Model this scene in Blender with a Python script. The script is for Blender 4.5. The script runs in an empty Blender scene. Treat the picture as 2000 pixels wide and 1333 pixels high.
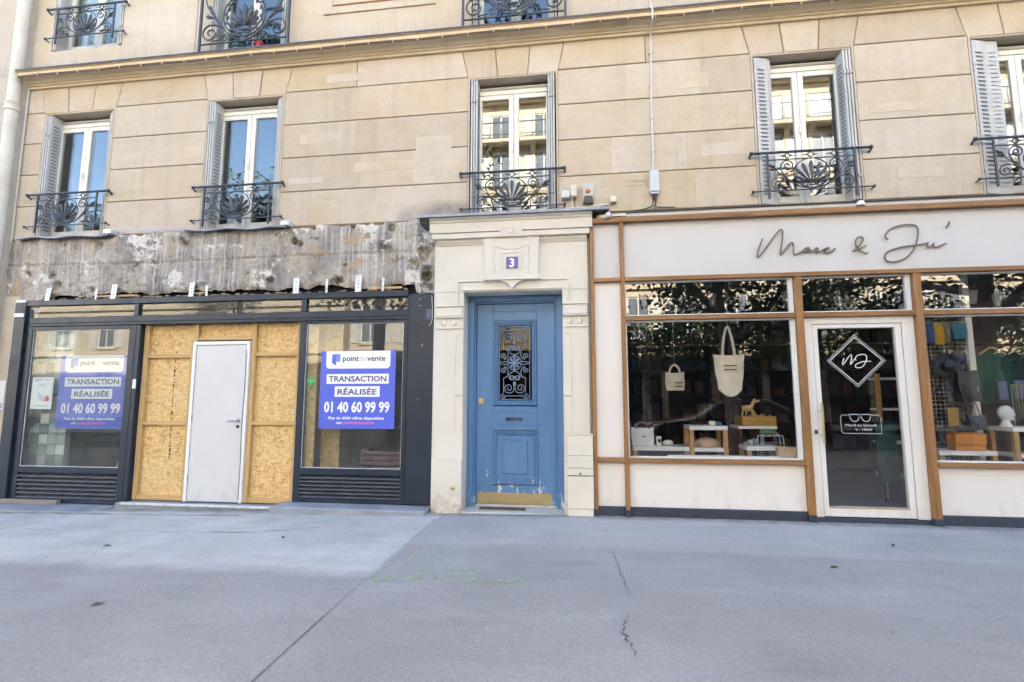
import bpy, bmesh, math, random
from mathutils import Vector, noise, Matrix
random.seed(7)
R = math.radians
sc = bpy.context.scene
col = sc.collection

# ---------------------------------------------------------------- camera
cam_d = bpy.data.cameras.new('camera')
cam = bpy.data.objects.new('camera', cam_d); col.objects.link(cam)
cam.location = (0, -6.3, 1.377)
cam.rotation_euler = (R(90 + 6.43), 0, R(7.43))
cam_d.sensor_width = 36; cam_d.lens = 17.592
cam_d.clip_start = 0.05; cam_d.clip_end = 2000
sc.camera = cam

# ---------------------------------------------------------------- sky and sun
SUN_EL, SUN_ROT = 33.0, 24.0          # the sun stands behind the building: the street front lies in open shade
w = bpy.data.worlds.new('World'); sc.world = w; w.use_nodes = True
nt = w.node_tree
sky = nt.nodes.new('ShaderNodeTexSky'); sky.sky_type = 'NISHITA'; sky.sun_disc = False
sky.sun_elevation = R(SUN_EL); sky.sun_rotation = R(SUN_ROT)
sky.air_density = 1.0; sky.dust_density = 1.6; sky.ozone_density = 1.0; sky.altitude = 50
bg = nt.nodes['Background']; bg.inputs['Strength'].default_value = 0.13
nt.links.new(sky.outputs[0], bg.inputs['Color'])
sd = bpy.data.lights.new('sun', 'SUN'); sd.energy = 4.8; sd.angle = R(0.53); sd.color = (1.0, 0.935, 0.84)
so = bpy.data.objects.new('sun', sd); col.objects.link(so)
tosun = Vector((math.sin(R(SUN_ROT)) * math.cos(R(SUN_EL)), math.cos(R(SUN_ROT)) * math.cos(R(SUN_EL)), math.sin(R(SUN_EL))))
so.rotation_euler = (-tosun).to_track_quat('-Z', 'Y').to_euler(); so.location = (10, 30, 40)
vs = sc.view_settings
vs.view_transform = 'Standard'; vs.look = 'None'; vs.gamma = 1.0; vs.use_curve_mapping = False
vs.exposure = 3.12
sc.cycles.use_denoising = True
sc.cycles.max_bounces = 6; sc.cycles.diffuse_bounces = 3; sc.cycles.glossy_bounces = 3; sc.cycles.use_adaptive_sampling = True; sc.cycles.adaptive_threshold = .03
sc.cycles.transparent_max_bounces = 12; sc.cycles.transmission_bounces = 4
sc.cycles.caustics_reflective = False; sc.cycles.caustics_refractive = False
sc.cycles.sample_clamp_indirect = 8

# ---------------------------------------------------------------- mesh helpers
def catmull(p, n=5, closed=False):
    p = [Vector(q) for q in p]; out = []; L = len(p)
    for i in range(L if closed else L - 1):
        a = p[i - 1] if (closed or i > 0) else p[0] * 2 - p[1]
        b, c = p[i], p[(i + 1) % L]
        d = p[(i + 2) % L] if (closed or i + 2 < L) else p[-1] * 2 - p[-2]
        for k in range(n):
            t = k / n
            out.append(0.5 * ((2 * b) + (c - a) * t + (2 * a - 5 * b + 4 * c - d) * t * t + (3 * b - a - 3 * c + d) * t ** 3))
    if not closed: out.append(p[-1])
    return out

def spiral(cx, cz, r0, r1, a0, turns, n=22, y=0.0):
    return [Vector((cx + (r0 + (r1 - r0) * i / n) * math.cos(R(a0) + turns * 2 * math.pi * i / n), y,
                    cz + (r0 + (r1 - r0) * i / n) * math.sin(R(a0) + turns * 2 * math.pi * i / n))) for i in range(n + 1)]

def mir(p): return [Vector((-q[0], q[1], q[2])) for q in p]

class MB:
    def __init__(s): s.v = []; s.f = []
    def add(s, v, f):
        b = len(s.v); s.v += [tuple(q) for q in v]; s.f += [tuple(i + b for i in q) for q in f]; return s
    def box(s, x0, x1, y0, y1, z0, z1):
        return s.add([(x, y, z) for x in (x0, x1) for y in (y0, y1) for z in (z0, z1)],
                     [(0, 1, 3, 2), (4, 6, 7, 5), (0, 4, 5, 1), (2, 3, 7, 6), (0, 2, 6, 4), (1, 5, 7, 3)])
    def cbox(s, x0, x1, y0, y1, z0, z1, c=0.006):
        c = min(c, (x1 - x0) * .3, (y1 - y0) * .3, (z1 - z0) * .3)
        X, Y, Z = (x0, x1), (y0, y1), (z0, z1); v = []; idx = {}
        for i in (0, 1):
            for j in (0, 1):
                for k in (0, 1):
                    sx, sy, sz = (1 - 2 * i) * c, (1 - 2 * j) * c, (1 - 2 * k) * c
                    for a, q in enumerate(((X[i], Y[j] + sy, Z[k] + sz), (X[i] + sx, Y[j], Z[k] + sz), (X[i] + sx, Y[j] + sy, Z[k]))):
                        idx[i, j, k, a] = len(v); v.append(q)
        f = []
        for i in (0, 1): f.append([idx[i, 0, 0, 0], idx[i, 0, 1, 0], idx[i, 1, 1, 0], idx[i, 1, 0, 0]])
        for j in (0, 1): f.append([idx[0, j, 0, 1], idx[0, j, 1, 1], idx[1, j, 1, 1], idx[1, j, 0, 1]])
        for k in (0, 1): f.append([idx[0, 0, k, 2], idx[0, 1, k, 2], idx[1, 1, k, 2], idx[1, 0, k, 2]])
        for j in (0, 1):
            for k in (0, 1): f.append([idx[0, j, k, 1], idx[1, j, k, 1], idx[1, j, k, 2], idx[0, j, k, 2]])
        for i in (0, 1):
            for k in (0, 1): f.append([idx[i, 0, k, 0], idx[i, 1, k, 0], idx[i, 1, k, 2], idx[i, 0, k, 2]])
        for i in (0, 1):
            for j in (0, 1): f.append([idx[i, j, 0, 0], idx[i, j, 1, 0], idx[i, j, 1, 1], idx[i, j, 0, 1]])
        for i in (0, 1):
            for j in (0, 1):
                for k in (0, 1): f.append([idx[i, j, k, 0], idx[i, j, k, 1], idx[i, j, k, 2]])
        return s.add(v, f)
    def prism(s, poly, y0, y1):                       # polygon in x,z drawn out along y
        n = len(poly)
        return s.add([(x, y0, z) for x, z in poly] + [(x, y1, z) for x, z in poly],
                     [tuple(range(n)), tuple(range(2 * n - 1, n - 1, -1))] + [(i, (i + 1) % n, n + (i + 1) % n, n + i) for i in range(n)])
    def prof(s, poly, x0, x1):                        # polygon in y,z drawn out along x
        n = len(poly)
        return s.add([(x0, y, z) for y, z in poly] + [(x1, y, z) for y, z in poly],
                     [tuple(range(n)), tuple(range(2 * n - 1, n - 1, -1))] + [(i, (i + 1) % n, n + (i + 1) % n, n + i) for i in range(n)])
    def hprism(s, poly, z0, z1):                      # polygon in x,y drawn up along z
        n = len(poly)
        return s.add([(x, y, z0) for x, y in poly] + [(x, y, z1) for x, y in poly],
                     [tuple(range(n)), tuple(range(2 * n - 1, n - 1, -1))] + [(i, (i + 1) % n, n + (i + 1) % n, n + i) for i in range(n)])
    def obox(s, p, ang, l, t, z0, z1):                # upright board from p, heading ang in plan, length l, thickness t
        d = Vector((math.cos(ang), math.sin(ang))); nn = Vector((-d.y, d.x)) * t / 2; p = Vector(p)
        return s.hprism([p + nn, p + d * l + nn, p + d * l - nn, p - nn], z0, z1)
    def tube(s, pts, r, n=6, closed=False, r1=None, ry=None):
        pts = [Vector(q) for q in pts]; L = len(pts); v = []; up0 = None
        for i, p in enumerate(pts):
            a = pts[(i - 1) % L] if (closed or i > 0) else p; b = pts[(i + 1) % L] if (closed or i < L - 1) else p
            t = (b - a); t = t.normalized() if t.length > 1e-9 else Vector((1, 0, 0))
            ref = Vector((0, 1, 0)) if abs(t.y) < .9 else Vector((0, 0, 1))
            u = t.cross(ref).normalized(); ww = u.cross(t).normalized()
            rr = r if r1 is None else r + (r1 - r) * i / max(1, L - 1); rw = rr if ry is None else ry
            v += [p + u * rr * math.cos(2 * math.pi * k / n) + ww * rw * math.sin(2 * math.pi * k / n) for k in range(n)]
        f = [(i * n + k, i * n + (k + 1) % n, ((i + 1) % L) * n + (k + 1) % n, ((i + 1) % L) * n + k) for i in range(L if closed else L - 1) for k in range(n)]
        if not closed: f += [tuple(range(n)), tuple(range(L * n - 1, (L - 1) * n - 1, -1))]
        return s.add(v, f)
    def ball(s, c, r, n=8, m=5, sx=1, sy=1, sz=1):
        v = []; f = []
        for j in range(m + 1):
            th = math.pi * j / m
            for k in range(n):
                ph = 2 * math.pi * k / n
                v.append((c[0] + sx * r * math.sin(th) * math.cos(ph), c[1] + sy * r * math.sin(th) * math.sin(ph), c[2] + sz * r * math.cos(th)))
        for j in range(m):
            for k in range(n): f.append((j * n + k, j * n + (k + 1) % n, (j + 1) * n + (k + 1) % n, (j + 1) * n + k))
        return s.add(v, f)
    def lathe(s, prof, c, n=16, sx=1, sy=1):
        v = [(c[0] + sx * r * math.cos(2 * math.pi * k / n), c[1] + sy * r * math.sin(2 * math.pi * k / n), c[2] + z) for r, z in prof for k in range(n)]
        f = [(j * n + k, j * n + (k + 1) % n, (j + 1) * n + (k + 1) % n, (j + 1) * n + k) for j in range(len(prof) - 1) for k in range(n)]
        f += [tuple(range(n)), tuple(range(len(prof) * n - 1, (len(prof) - 1) * n - 1, -1))]
        return s.add(v, f)
    def frame(s, x0, x1, z0, z1, wd, y0, y1, c=0.004):  # rectangular frame in the x,z plane
        s.cbox(x0, x0 + wd, y0, y1, z0, z1, c); s.cbox(x1 - wd, x1, y0, y1, z0, z1, c)
        s.cbox(x0 + wd, x1 - wd, y0, y1, z0, z0 + wd, c); s.cbox(x0 + wd, x1 - wd, y0, y1, z1 - wd, z1, c); return s
    def build(s, name, m, parent=None, smooth=False, fix=True):
        me = bpy.data.meshes.new(name); me.from_pydata(s.v, [], s.f)
        if fix:
            bm = bmesh.new(); bm.from_mesh(me); bmesh.ops.remove_doubles(bm, verts=bm.verts, dist=1e-6)
            bmesh.ops.recalc_face_normals(bm, faces=bm.faces); bm.to_mesh(me); bm.free()
        if smooth:
            me.polygons.foreach_set('use_smooth', [True] * len(me.polygons))
            if smooth != 'all': me.set_sharp_from_angle(angle=R(40))
        if m: me.materials.append(m)
        o = bpy.data.objects.new(name, me); col.objects.link(o)
        if parent: o.parent = parent
        return o

def box(name, m, parent, *a, c=0.005): return MB().cbox(*a, c).build(name, m, parent) if c else MB().box(*a).build(name, m, parent)
def tag(o, label=None, cat=None, group=None, kind=None):
    if label: o['label'] = label
    if cat: o['category'] = cat
    if group: o['group'] = group
    if kind: o['kind'] = kind
    return o
def empty(name, loc=(0, 0, 0), label=None, cat=None, group=None):
    o = bpy.data.objects.new(name, None); col.objects.link(o); o.location = loc; o.empty_display_size = .1
    return tag(o, label, cat, group)
def part(o, root):                                   # parent with the root's offset undone (meshes are built in world metres)
    o.parent = root; o.location = tuple(a - b for a, b in zip(o.location, root.location)); return o
def copy_tree(o, parent=None, loc=None):
    c = o.copy(); col.objects.link(c); c.parent = parent
    if loc is not None: c.location = loc
    for ch in o.children: copy_tree(ch, c)
    return c

# ---------------------------------------------------------------- materials
class NT:
    def __init__(s, name):
        s.m = bpy.data.materials.new(name); s.m.use_nodes = True; s.t = s.m.node_tree; s.b = s.t.nodes['Principled BSDF']; s.out = s.t.nodes['Material Output']
        s.pos = s.t.nodes.new('ShaderNodeNewGeometry').outputs['Position']
    def n(s, typ, **k):
        x = s.t.nodes.new(typ)
        for a, b in k.items(): setattr(x, a, b)
        return x
    def l(s, a, b): s.t.links.new(a, b)
    def map(s, scale=(1, 1, 1), rot=(0, 0, 0), src=None):
        x = s.n('ShaderNodeMapping'); s.l(src or s.pos, x.inputs[0]); x.inputs['Scale'].default_value = scale; x.inputs['Rotation'].default_value = rot
        return x.outputs[0]
    def noise(s, scale, detail=4, rough=.55, vec=None, dist=0):
        x = s.n('ShaderNodeTexNoise'); x.inputs['Scale'].default_value = scale; x.inputs['Detail'].default_value = min(detail, 5); x.inputs['Roughness'].default_value = rough
        x.inputs['Distortion'].default_value = dist; s.l(vec or s.pos, x.inputs['Vector']); return x.outputs['Fac']
    def voro(s, scale, vec=None, out='Color', feature='F1'):
        x = s.n('ShaderNodeTexVoronoi', feature=feature); x.inputs['Scale'].default_value = scale; s.l(vec or s.pos, x.inputs['Vector']); return x.outputs[out]
    def ramp(s, fac, stops):
        x = s.n('ShaderNodeValToRGB'); s.l(fac, x.inputs[0]); e = x.color_ramp.elements
        while len(e) < len(stops): e.new(.5)
        for q, (p, c) in zip(e, stops): q.position = p; q.color = (c, c, c, 1) if isinstance(c, (int, float)) else (*c, 1)
        return x.outputs[0]
    def mix(s, fac, a, b, mode='MIX'):
        x = s.n('ShaderNodeMix', data_type='RGBA', blend_type=mode)
        for i, q in ((0, fac), (6, a), (7, b)):
            if isinstance(q, (int, float)): x.inputs[i].default_value = q if i == 0 else (q, q, q, 1)
            elif isinstance(q, tuple): x.inputs[i].default_value = (*q, 1)
            else: s.l(q, x.inputs[i])
        return x.outputs[2]
    def math(s, op, a, b=None):
        x = s.n('ShaderNodeMath', operation=op)
        for i, q in enumerate((a, b)):
            if q is None: continue
            if isinstance(q, (int, float)): x.inputs[i].default_value = q
            else: s.l(q, x.inputs[i])
        return x.outputs[0]
    def rnd(s): return s.n('ShaderNodeObjectInfo').outputs['Random']
    def bump(s, h, st=.3, d=.01):
        x = s.n('ShaderNodeBump'); x.inputs['Strength'].default_value = st; x.inputs['Distance'].default_value = d; s.l(h, x.inputs['Height']); s.l(x.outputs[0], s.b.inputs['Normal'])
    def set(s, colr=None, rough=None, metal=None, spec=None):
        for k, q in (('Base Color', colr), ('Roughness', rough), ('Metallic', metal), ('Specular IOR Level', spec)):
            if q is None: continue
            if isinstance(q, tuple): s.b.inputs[k].default_value = (*q, 1)
            elif isinstance(q, (int, float)): s.b.inputs[k].default_value = q
            else: s.l(q, s.b.inputs[k])
        return s

def sc3(c, k): return tuple(min(1, q * k) for q in c)
def plain(name, c, rough=.6, var=.12, scale=3.0, bump=.1, bscale=60, metal=0, spec=.5, stretch=(1, 1, 1), tint=0.0, speck=0.0):
    k = NT(name); v = k.map(stretch)
    colr = k.mix(k.ramp(k.noise(scale, 5, .6, v), [(.3, 0.0), (.7, 1.0)]), sc3(c, 1 - var), sc3(c, 1 + var))
    if speck: colr = k.mix(k.ramp(k.noise(bscale * 2.2, 3, .7), [(.52, 0.0), (.72, speck)]), colr, sc3(c, .45))
    if tint: colr = k.mix(1.0, colr, k.ramp(k.rnd(), [(0, 1 - tint), (1, 1 + tint * .5)]), 'MULTIPLY')
    k.set(colr, rough, metal, spec)
    if bump: k.bump(k.noise(bscale, 4, .6, v), bump, .01)
    return k.m

M = {}
def stone(name, c, tint=.08):
    k = NT(name); rd = k.rnd(); off = k.n('ShaderNodeVectorMath', operation='ADD'); k.l(k.pos, off.inputs[0])
    cmb = k.n('ShaderNodeCombineXYZ'); k.l(k.math('MULTIPLY', rd, 40.0 if tint else 0.0), cmb.inputs[0]); k.l(cmb.outputs[0], off.inputs[1]); v = off.outputs[0]
    base = k.mix(k.ramp(k.noise(1.1, 6, .62, v), [(.3, 0.0), (.7, 1.0)]), (c[0] * .90, c[1] * .86, c[2] * .76), (c[0] * 1.06, c[1] * 1.08, c[2] * 1.14))
    base = k.mix(k.math('MULTIPLY', k.ramp(k.noise(2.6, 6, .65, k.map((1, 1, 2.2), src=v)), [(.45, 0.0), (.7, 1.0)]), .55), base, (c[0] * 1.04, c[1] * 1.09, c[2] * 1.24))
    base = k.mix(k.math('MULTIPLY', k.ramp(k.noise(4.5, 6, .68, k.map((1, 1, 1.6), src=v)), [(.5, 0.0), (.74, 1.0)]), .5), base, (c[0] * .78, c[1] * .77, c[2] * .78))
    base = k.mix(k.math('MULTIPLY', k.ramp(k.noise(1.0, 5, .7, k.map((5, 1, .30))), [(.52, 0.0), (.78, 1.0)]), .42), base, (c[0] * .62, c[1] * .61, c[2] * .63))
    base = k.mix(k.ramp(k.noise(60, 3, .7), [(.55, 0.0), (.75, .4)]), base, sc3(c, .62))
    base = k.mix(k.ramp(k.voro(3.3, v, 'Distance'), [(.0, .7), (.022, 0.0)]), base, sc3(c, .35))
    base = k.mix(k.ramp(k.noise(38, 3, .8, k.map((1, 1, 1), (.5, .2, .1))), [(.58, 0.0), (.70, .55)]), base, sc3(c, .55))
    xyz = k.n('ShaderNodeSeparateXYZ'); k.l(k.pos, xyz.inputs[0])
    ex = k.math('POWER', k.math('MULTIPLY', k.math('ADD', xyz.outputs[0], 1.80), 1.5), 2.0); ez = k.math('POWER', k.math('MULTIPLY', k.math('SUBTRACT', xyz.outputs[2], 3.80), 4.2), 2.0)
    soot = k.math('MULTIPLY', k.ramp(k.math('ADD', ex, ez), [(.15, 1.0), (1.0, 0.0)]), k.ramp(k.noise(3.2, 5, .65), [(.32, .25), (.62, .9)]))
    base = k.mix(soot, base, (.20, .18, .165))                  # soot above the door ledge
    foot = k.math('MULTIPLY', k.math('MULTIPLY', k.ramp(k.math('SUBTRACT', xyz.outputs[2], 6.42), [(.0, 1.0), (.34, 0.0)]), k.math('GREATER_THAN', xyz.outputs[2], 6.42)), k.ramp(k.noise(1.0, 4, .7, k.map((22, 3, .8))), [(.40, .1), (.62, .75)]))
    base = k.mix(foot, base, (.34, .31, .29))                   # rain-splash grime at the foot of the second floor
    base = k.mix(1.0, base, k.ramp(rd, [(0, (1 - tint, 1 - tint, 1 - tint * .9)), (.35, (1, .97, .90)), (.65, (1, 1, 1.02)), (1, (1 + tint * .4, 1 + tint * .5, 1 + tint * .9))]), 'MULTIPLY')
    k.set(base, .88, 0, .3)
    k.bump(k.math('ADD', k.noise(45, 6, .7), k.math('MULTIPLY', k.noise(6, 3), 1.2)), .35, .008)
    return k.m
M['stone'] = stone('facade_stone', (.56, .468, .35), .09)
M['stone_flat'] = stone('facade_stone_smooth', (.565, .48, .37), .0)
M['cornice'] = stone('cornice_stone', (.66, .535, .35), .0)
M['mortar'] = plain('joint_mortar', (.26, .19, .12), .95, .2, 8, .3, 90)
M['neighbour'] = stone('neighbour_render', (.52, .45, .36), .0)
M['surround'] = plain('cream_painted_plaster', (.675, .625, .535), .8, .06, 1.6, .15, 70)
def worn_plaster():
    k = NT('worn_cream_plaster'); c = (.675, .625, .535)
    b = k.mix(k.noise(1.6, 5), sc3(c, .93), sc3(c, 1.05))
    z = k.n('ShaderNodeSeparateXYZ'); k.l(k.pos, z.inputs[0])
    low = k.ramp(z.outputs[2], [(.0, 1.0), (.35, 0.0)])
    d = k.math('MULTIPLY', low, k.ramp(k.noise(6, 6, .7), [(.4, 0.0), (.65, 1.0)]))
    b = k.mix(d, b, (.36, .29, .21))
    k.set(b, .85, 0, .3); k.bump(k.math('ADD', k.noise(60, 4), k.math('MULTIPLY', d, -2.0)), .25, .008); return k.m
M['worn_plaster'] = worn_plaster()
def damaged():
    k = NT('stripped_masonry'); wv = k.map((1, 1, 1))
    mid = k.noise(5, 6, .7); fine = k.noise(24, 5, .72)
    c = k.mix(k.ramp(k.noise(1.1, 5, .6), [(.38, 0.0), (.62, 1.0)]), (.35, .32, .29), (.50, .435, .34))
    c = k.mix(k.math('MULTIPLY', k.ramp(k.noise(1.9, 6, .7, k.map((1.6, 2, .8))), [(.46, 0.0), (.60, 1.0)]), .8), c, (.19, .175, .165))
    area = k.ramp(k.noise(.9, 3, .5, k.map((1, 1, .3), (0, 0, 1.1))), [(.36, 0.0), (.50, 1.0)])
    st1 = k.math('MULTIPLY', area, k.ramp(k.noise(1.0, 5, .62, k.map((15, 3, .5), (0, 0, .7)), 1.2), [(.48, 0.0), (.62, .9)]))
    c = k.mix(st1, c, (.57, .55, .53))
    st2 = k.math('MULTIPLY', area, k.ramp(k.noise(1.0, 5, .66, k.map((26, 4, .7)), 1.0), [(.54, 0.0), (.68, .6)]))
    c = k.mix(st2, c, (.12, .105, .095))
    c = k.mix(k.ramp(k.noise(1.7, 8, .74, k.map((1, 1, 1.2))), [(.565, 0.0), (.60, .95)]), c, (.70, .65, .58))
    c = k.mix(k.ramp(k.noise(2.0, 7, .7, k.map((1.1, 2, 1.2), (.4, .3, 1))), [(.60, 0.0), (.66, .8)]), c, (.45, .33, .20))
    c = k.mix(k.ramp(k.noise(2.4, 7, .7, k.map((.9, 1, 1.3), (1, 2, .5))), [(.60, 0.0), (.66, .85)]), c, (.09, .075, .065))
    c = k.mix(k.ramp(fine, [(.56, 0.0), (.72, .5)]), c, (.20, .165, .13))
    k.set(c, .95, 0, .2); k.bump(k.math('ADD', k.math('MULTIPLY', mid, 2.0), fine), .8, .02); return k.m
M['damaged'] = damaged()
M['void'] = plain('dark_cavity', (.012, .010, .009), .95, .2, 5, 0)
M['rubble'] = plain('broken_masonry', (.34, .27, .19), .95, .3, 9, .6, 40)
M['zinc'] = plain('weathered_zinc', (.30, .30, .305), .6, .3, 5, .15, 30, .35)
M['lead'] = plain('dark_lead_flashing', (.085, .08, .085), .5, .3, 4, .15, 30, .5)
M['rust'] = plain('rusty_edge', (.22, .09, .04), .8, .3, 14, .3, 60)
M['iron'] = plain('painted_wrought_iron', (.040, .046, .058), .42, .3, 9, .2, 60, 0, .5)
M['pvc'] = plain('cream_window_frame', (.74, .71, .62), .35, .05, 3, .03, 60)
M['shutter'] = plain('pale_metal_shutter', (.50, .49, .47), .55, .14, 5, .1, 60, .0, .5, (1, 1, .3))
M['shutter_slot'] = plain('shutter_slot_dark', (.22, .22, .22), .8, .1, 5, 0)
M['room'] = plain('room_plaster', (.45, .42, .38), .9, .1, 1, 0)
M['curtain'] = plain('net_curtain', (.72, .72, .70), .9, .1, 2, .3, 14, 0, .3, (30, 1, .3))
M['pipe'] = plain('cream_painted_pipe', (.62, .57, .49), .55, .12, 3, .08, 50)
M['conduit'] = plain('pale_grey_conduit', (.60, .58, .54), .5, .1, 4, 0)
M['cable'] = plain('brown_cable', (.19, .10, .055), .6, .2, 6, 0)
M['black'] = plain('black_plastic', (.018, .018, .02), .4, .2, 6, 0)
M['greybox'] = plain('grey_plastic_housing', (.55, .56, .58), .45, .1, 5, .05, 60)
M['ivory'] = plain('ivory_plastic_housing', (.62, .57, .46), .5, .1, 6, .05, 60)
M['orange'] = plain('amber_lens', (.55, .20, .06), .3, .1, 6, 0)
M['white'] = plain('white_paint', (.78, .77, .75), .4, .04, 2, .03, 60)
def navy():
    k = NT('charcoal_blue_aluminium'); c = (.0115, .0215, .037)
    b = k.mix(k.noise(3, 5), sc3(c, .8), sc3(c, 1.3))
    b = k.mix(k.ramp(k.noise(1.0, 6, .75, k.map((60, 8, 1.3))), [(.60, 0.0), (.74, .35)]), b, (.08, .09, .10))
    b = k.mix(k.ramp(k.noise(9, 6, .75), [(.60, 0.0), (.72, .3)]), b, (.07, .075, .08))
    k.set(b, k.ramp(k.noise(6, 5), [(.3, .30), (.7, .5)]), 0, .45); k.bump(k.noise(40, 3), .05, .005); return k.m
M['navy'] = navy(); M['louvre'] = plain('dusty_blue_louvre', (.055, .063, .078), .5, .25, 9, .1, 40)
def osb():
    k = NT('oriented_strand_board')
    w_ = k.n('ShaderNodeVectorMath', operation='ADD'); k.l(k.pos, w_.inputs[0]); ns = k.n('ShaderNodeTexNoise'); ns.inputs['Scale'].default_value = 5; k.l(k.pos, ns.inputs['Vector'])
    sv = k.n('ShaderNodeVectorMath', operation='SCALE'); k.l(ns.outputs['Color'], sv.inputs[0]); sv.inputs['Scale'].default_value = .09; k.l(sv.outputs[0], w_.inputs[1]); p = w_.outputs[0]
    def chan(q, i):
        x = k.n('ShaderNodeSeparateColor'); k.l(q, x.inputs[0]); return x.outputs[i]
    f = None
    for i, (st, an) in enumerate((((18, 20, 62), .5), ((62, 20, 17), .4), ((42, 22, 20), -.75), ((17, 22, 54), 1.2), ((16, 22, 50), -.3))):
        q = k.math('MULTIPLY', chan(k.voro(1.0, k.map(st, (0, an, 0), p)), i % 3), .2); f = q if f is None else k.math('ADD', f, q)
    f = k.math('ADD', f, k.math('MULTIPLY', k.math('SUBTRACT', k.noise(14, 6, .75), .5), .45))
    cl = k.ramp(f, [(.22, (.40, .22, .075)), (.36, (.60, .375, .14)), (.58, (.71, .485, .21)), (.8, (.79, .59, .31))])
    cl = k.mix(k.math('MULTIPLY', k.ramp(k.noise(1.6, 4), [(.4, 0.0), (.7, 1.0)]), .3), cl, (.66, .50, .27))
    k.set(cl, .75, 0, .3); k.bump(f, .3, .005); return k.m
M['osb'] = osb()
def wood(name, c, axis, dark=.48, rough=.45, gs=1.0):
    k = NT(name); st = {'x': (1.2, 26, 26), 'z': (26, 26, 1.2), 'y': (26, 1.2, 26)}[axis]; st = tuple(q * gs for q in st)
    g = k.noise(1.0, 6, .65, k.map(st), .6)
    b = k.mix(k.ramp(g, [(.32, 0.0), (.68, 1.0)]), sc3(c, dark), sc3(c, 1.18))
    b = k.mix(k.math('MULTIPLY', k.noise(1.7, 3), .35), b, sc3(c, .72))
    k.set(b, rough, 0, .4); k.bump(g, .12, .004); return k.m
M['oak_x'] = wood('varnished_oak_rail', (.335, .168, .066), 'x'); M['oak_z'] = wood('varnished_oak_upright', (.355, .175, .064), 'z')
M['pine_x'] = wood('pine_batten', (.58, .38, .16), 'x', .75, .7); M['pine_z'] = wood('pine_stud', (.58, .38, .16), 'z', .75, .7)
M['beech_z'] = wood('pale_beech_leg', (.52, .30, .12), 'z', .75, .5); M['ply'] = wood('pale_plywood', (.62, .45, .27), 'x', .85, .6)
M['darkwood'] = wood('dark_shelf_wood', (.06, .033, .018), 'x', .6, .5)
M['sign'] = plain('off_white_sign_panel', (.58, .555, .525), .55, .03, 1.2, .05, 80)
def cream_panel():
    k = NT('cream_shopfront_panel'); c = (.74, .69, .63)
    b = k.mix(k.noise(1.4, 5), sc3(c, .95), sc3(c, 1.04))
    z = k.n('ShaderNodeSeparateXYZ'); k.l(k.pos, z.inputs[0])
    d = k.math('MULTIPLY', k.ramp(z.outputs[2], [(.1, .8), (.45, 0.1)]), k.ramp(k.noise(5, 6, .7, k.map((1, 1, .5))), [(.5, 0.0), (.8, 1.0)]))
    b = k.mix(k.math('MULTIPLY', d, .75), b, (.42, .36, .29)); k.set(b, .55, 0, .4); k.bump(k.noise(70, 3), .06, .004); return k.m
M['panel'] = cream_panel()
M['kick'] = plain('slate_blue_plinth', (.032, .040, .060), .5, .3, 7, .15, 50)
M['bronze'] = plain('taupe_metal_lettering', (.20, .145, .10), .45, .12, 8, 0, 60, .3)
M['brass'] = plain('worn_brass', (.50, .40, .20), .38, .15, 5, .1, 30, .65)
M['steel'] = plain('brushed_steel', (.45, .45, .45), .35, .1, 8, 0, 60, .9)
M['galv'] = plain('galvanised_strip', (.62, .64, .66), .5, .2, 12, .1, 40, .35)
def blue_paint():
    k = NT('weathered_blue_door_paint'); c = (.092, .208, .405)
    b = k.mix(k.ramp(k.noise(2.2, 5, .6, k.map((1, 1, .35))), [(.3, 0.0), (.7, 1.0)]), sc3(c, .85), (.112, .242, .44))
    z = k.n('ShaderNodeSeparateXYZ'); k.l(k.pos, z.inputs[0])
    low = k.ramp(k.math('MULTIPLY', z.outputs[2], .8), [(.05, 1.0), (.95, 0.0)])
    ch = k.math('SUBTRACT', k.noise(9, 8, .75, k.map((1.4, 1.4, .55))), k.math('MULTIPLY', k.math('SUBTRACT', 1.0, low), .20))
    chip = k.ramp(ch, [(.562, 0.0), (.577, 1.0)])
    b = k.mix(chip, b, (.62, .59, .54)); k.set(b, .42, 0, .45); k.bump(k.math('SUBTRACT', k.noise(50, 3), k.math('MULTIPLY', chip, 1.5)), .12, .004); return k.m
M['blue'] = blue_paint()
M['blue_iron'] = plain('blue_grey_grille_iron', (.20, .27, .36), .45, .15, 8, .1, 50)
def glass(name, f0=.09, tint=(1, 1, 1), dirt_shade=0.0):
    k = NT(name); k.t.nodes.remove(k.b)
    tr = k.n('ShaderNodeBsdfTransparent'); tr.inputs[0].default_value = (*tint, 1)
    gl = k.n('ShaderNodeBsdfGlossy'); gl.inputs['Roughness'].default_value = 0.0
    ge = k.n('ShaderNodeNewGeometry'); dt = k.n('ShaderNodeVectorMath', operation='DOT_PRODUCT'); k.l(ge.outputs['Incoming'], dt.inputs[0]); k.l(ge.outputs['Normal'], dt.inputs[1])
    sch = k.math('POWER', k.math('SUBTRACT', 1.0, k.math('ABSOLUTE', dt.outputs['Value'])), 5.0)   # Schlick's reflectance, the same on both faces
    fac = k.math('ADD', k.math('MULTIPLY', sch, 1 - f0), f0)
    mx = k.n('ShaderNodeMixShader'); k.l(k.math('MINIMUM', fac, 1.0), mx.inputs[0]); k.l(tr.outputs[0], mx.inputs[1]); k.l(gl.outputs[0], mx.inputs[2]); o = mx.outputs[0]
    if dirt_shade:
        df = k.n('ShaderNodeBsdfDiffuse'); df.inputs[0].default_value = (.55, .55, .52, 1); m2 = k.n('ShaderNodeMixShader')
        k.l(k.math('MULTIPLY', k.ramp(k.noise(2.0, 6, .7, k.map((1, 1, .5))), [(.3, .25), (.75, 1.0)]), dirt_shade), m2.inputs[0]); k.l(o, m2.inputs[1]); k.l(df.outputs[0], m2.inputs[2]); o = m2.outputs[0]
    k.l(o, k.out.inputs[0]); return k.m
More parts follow.
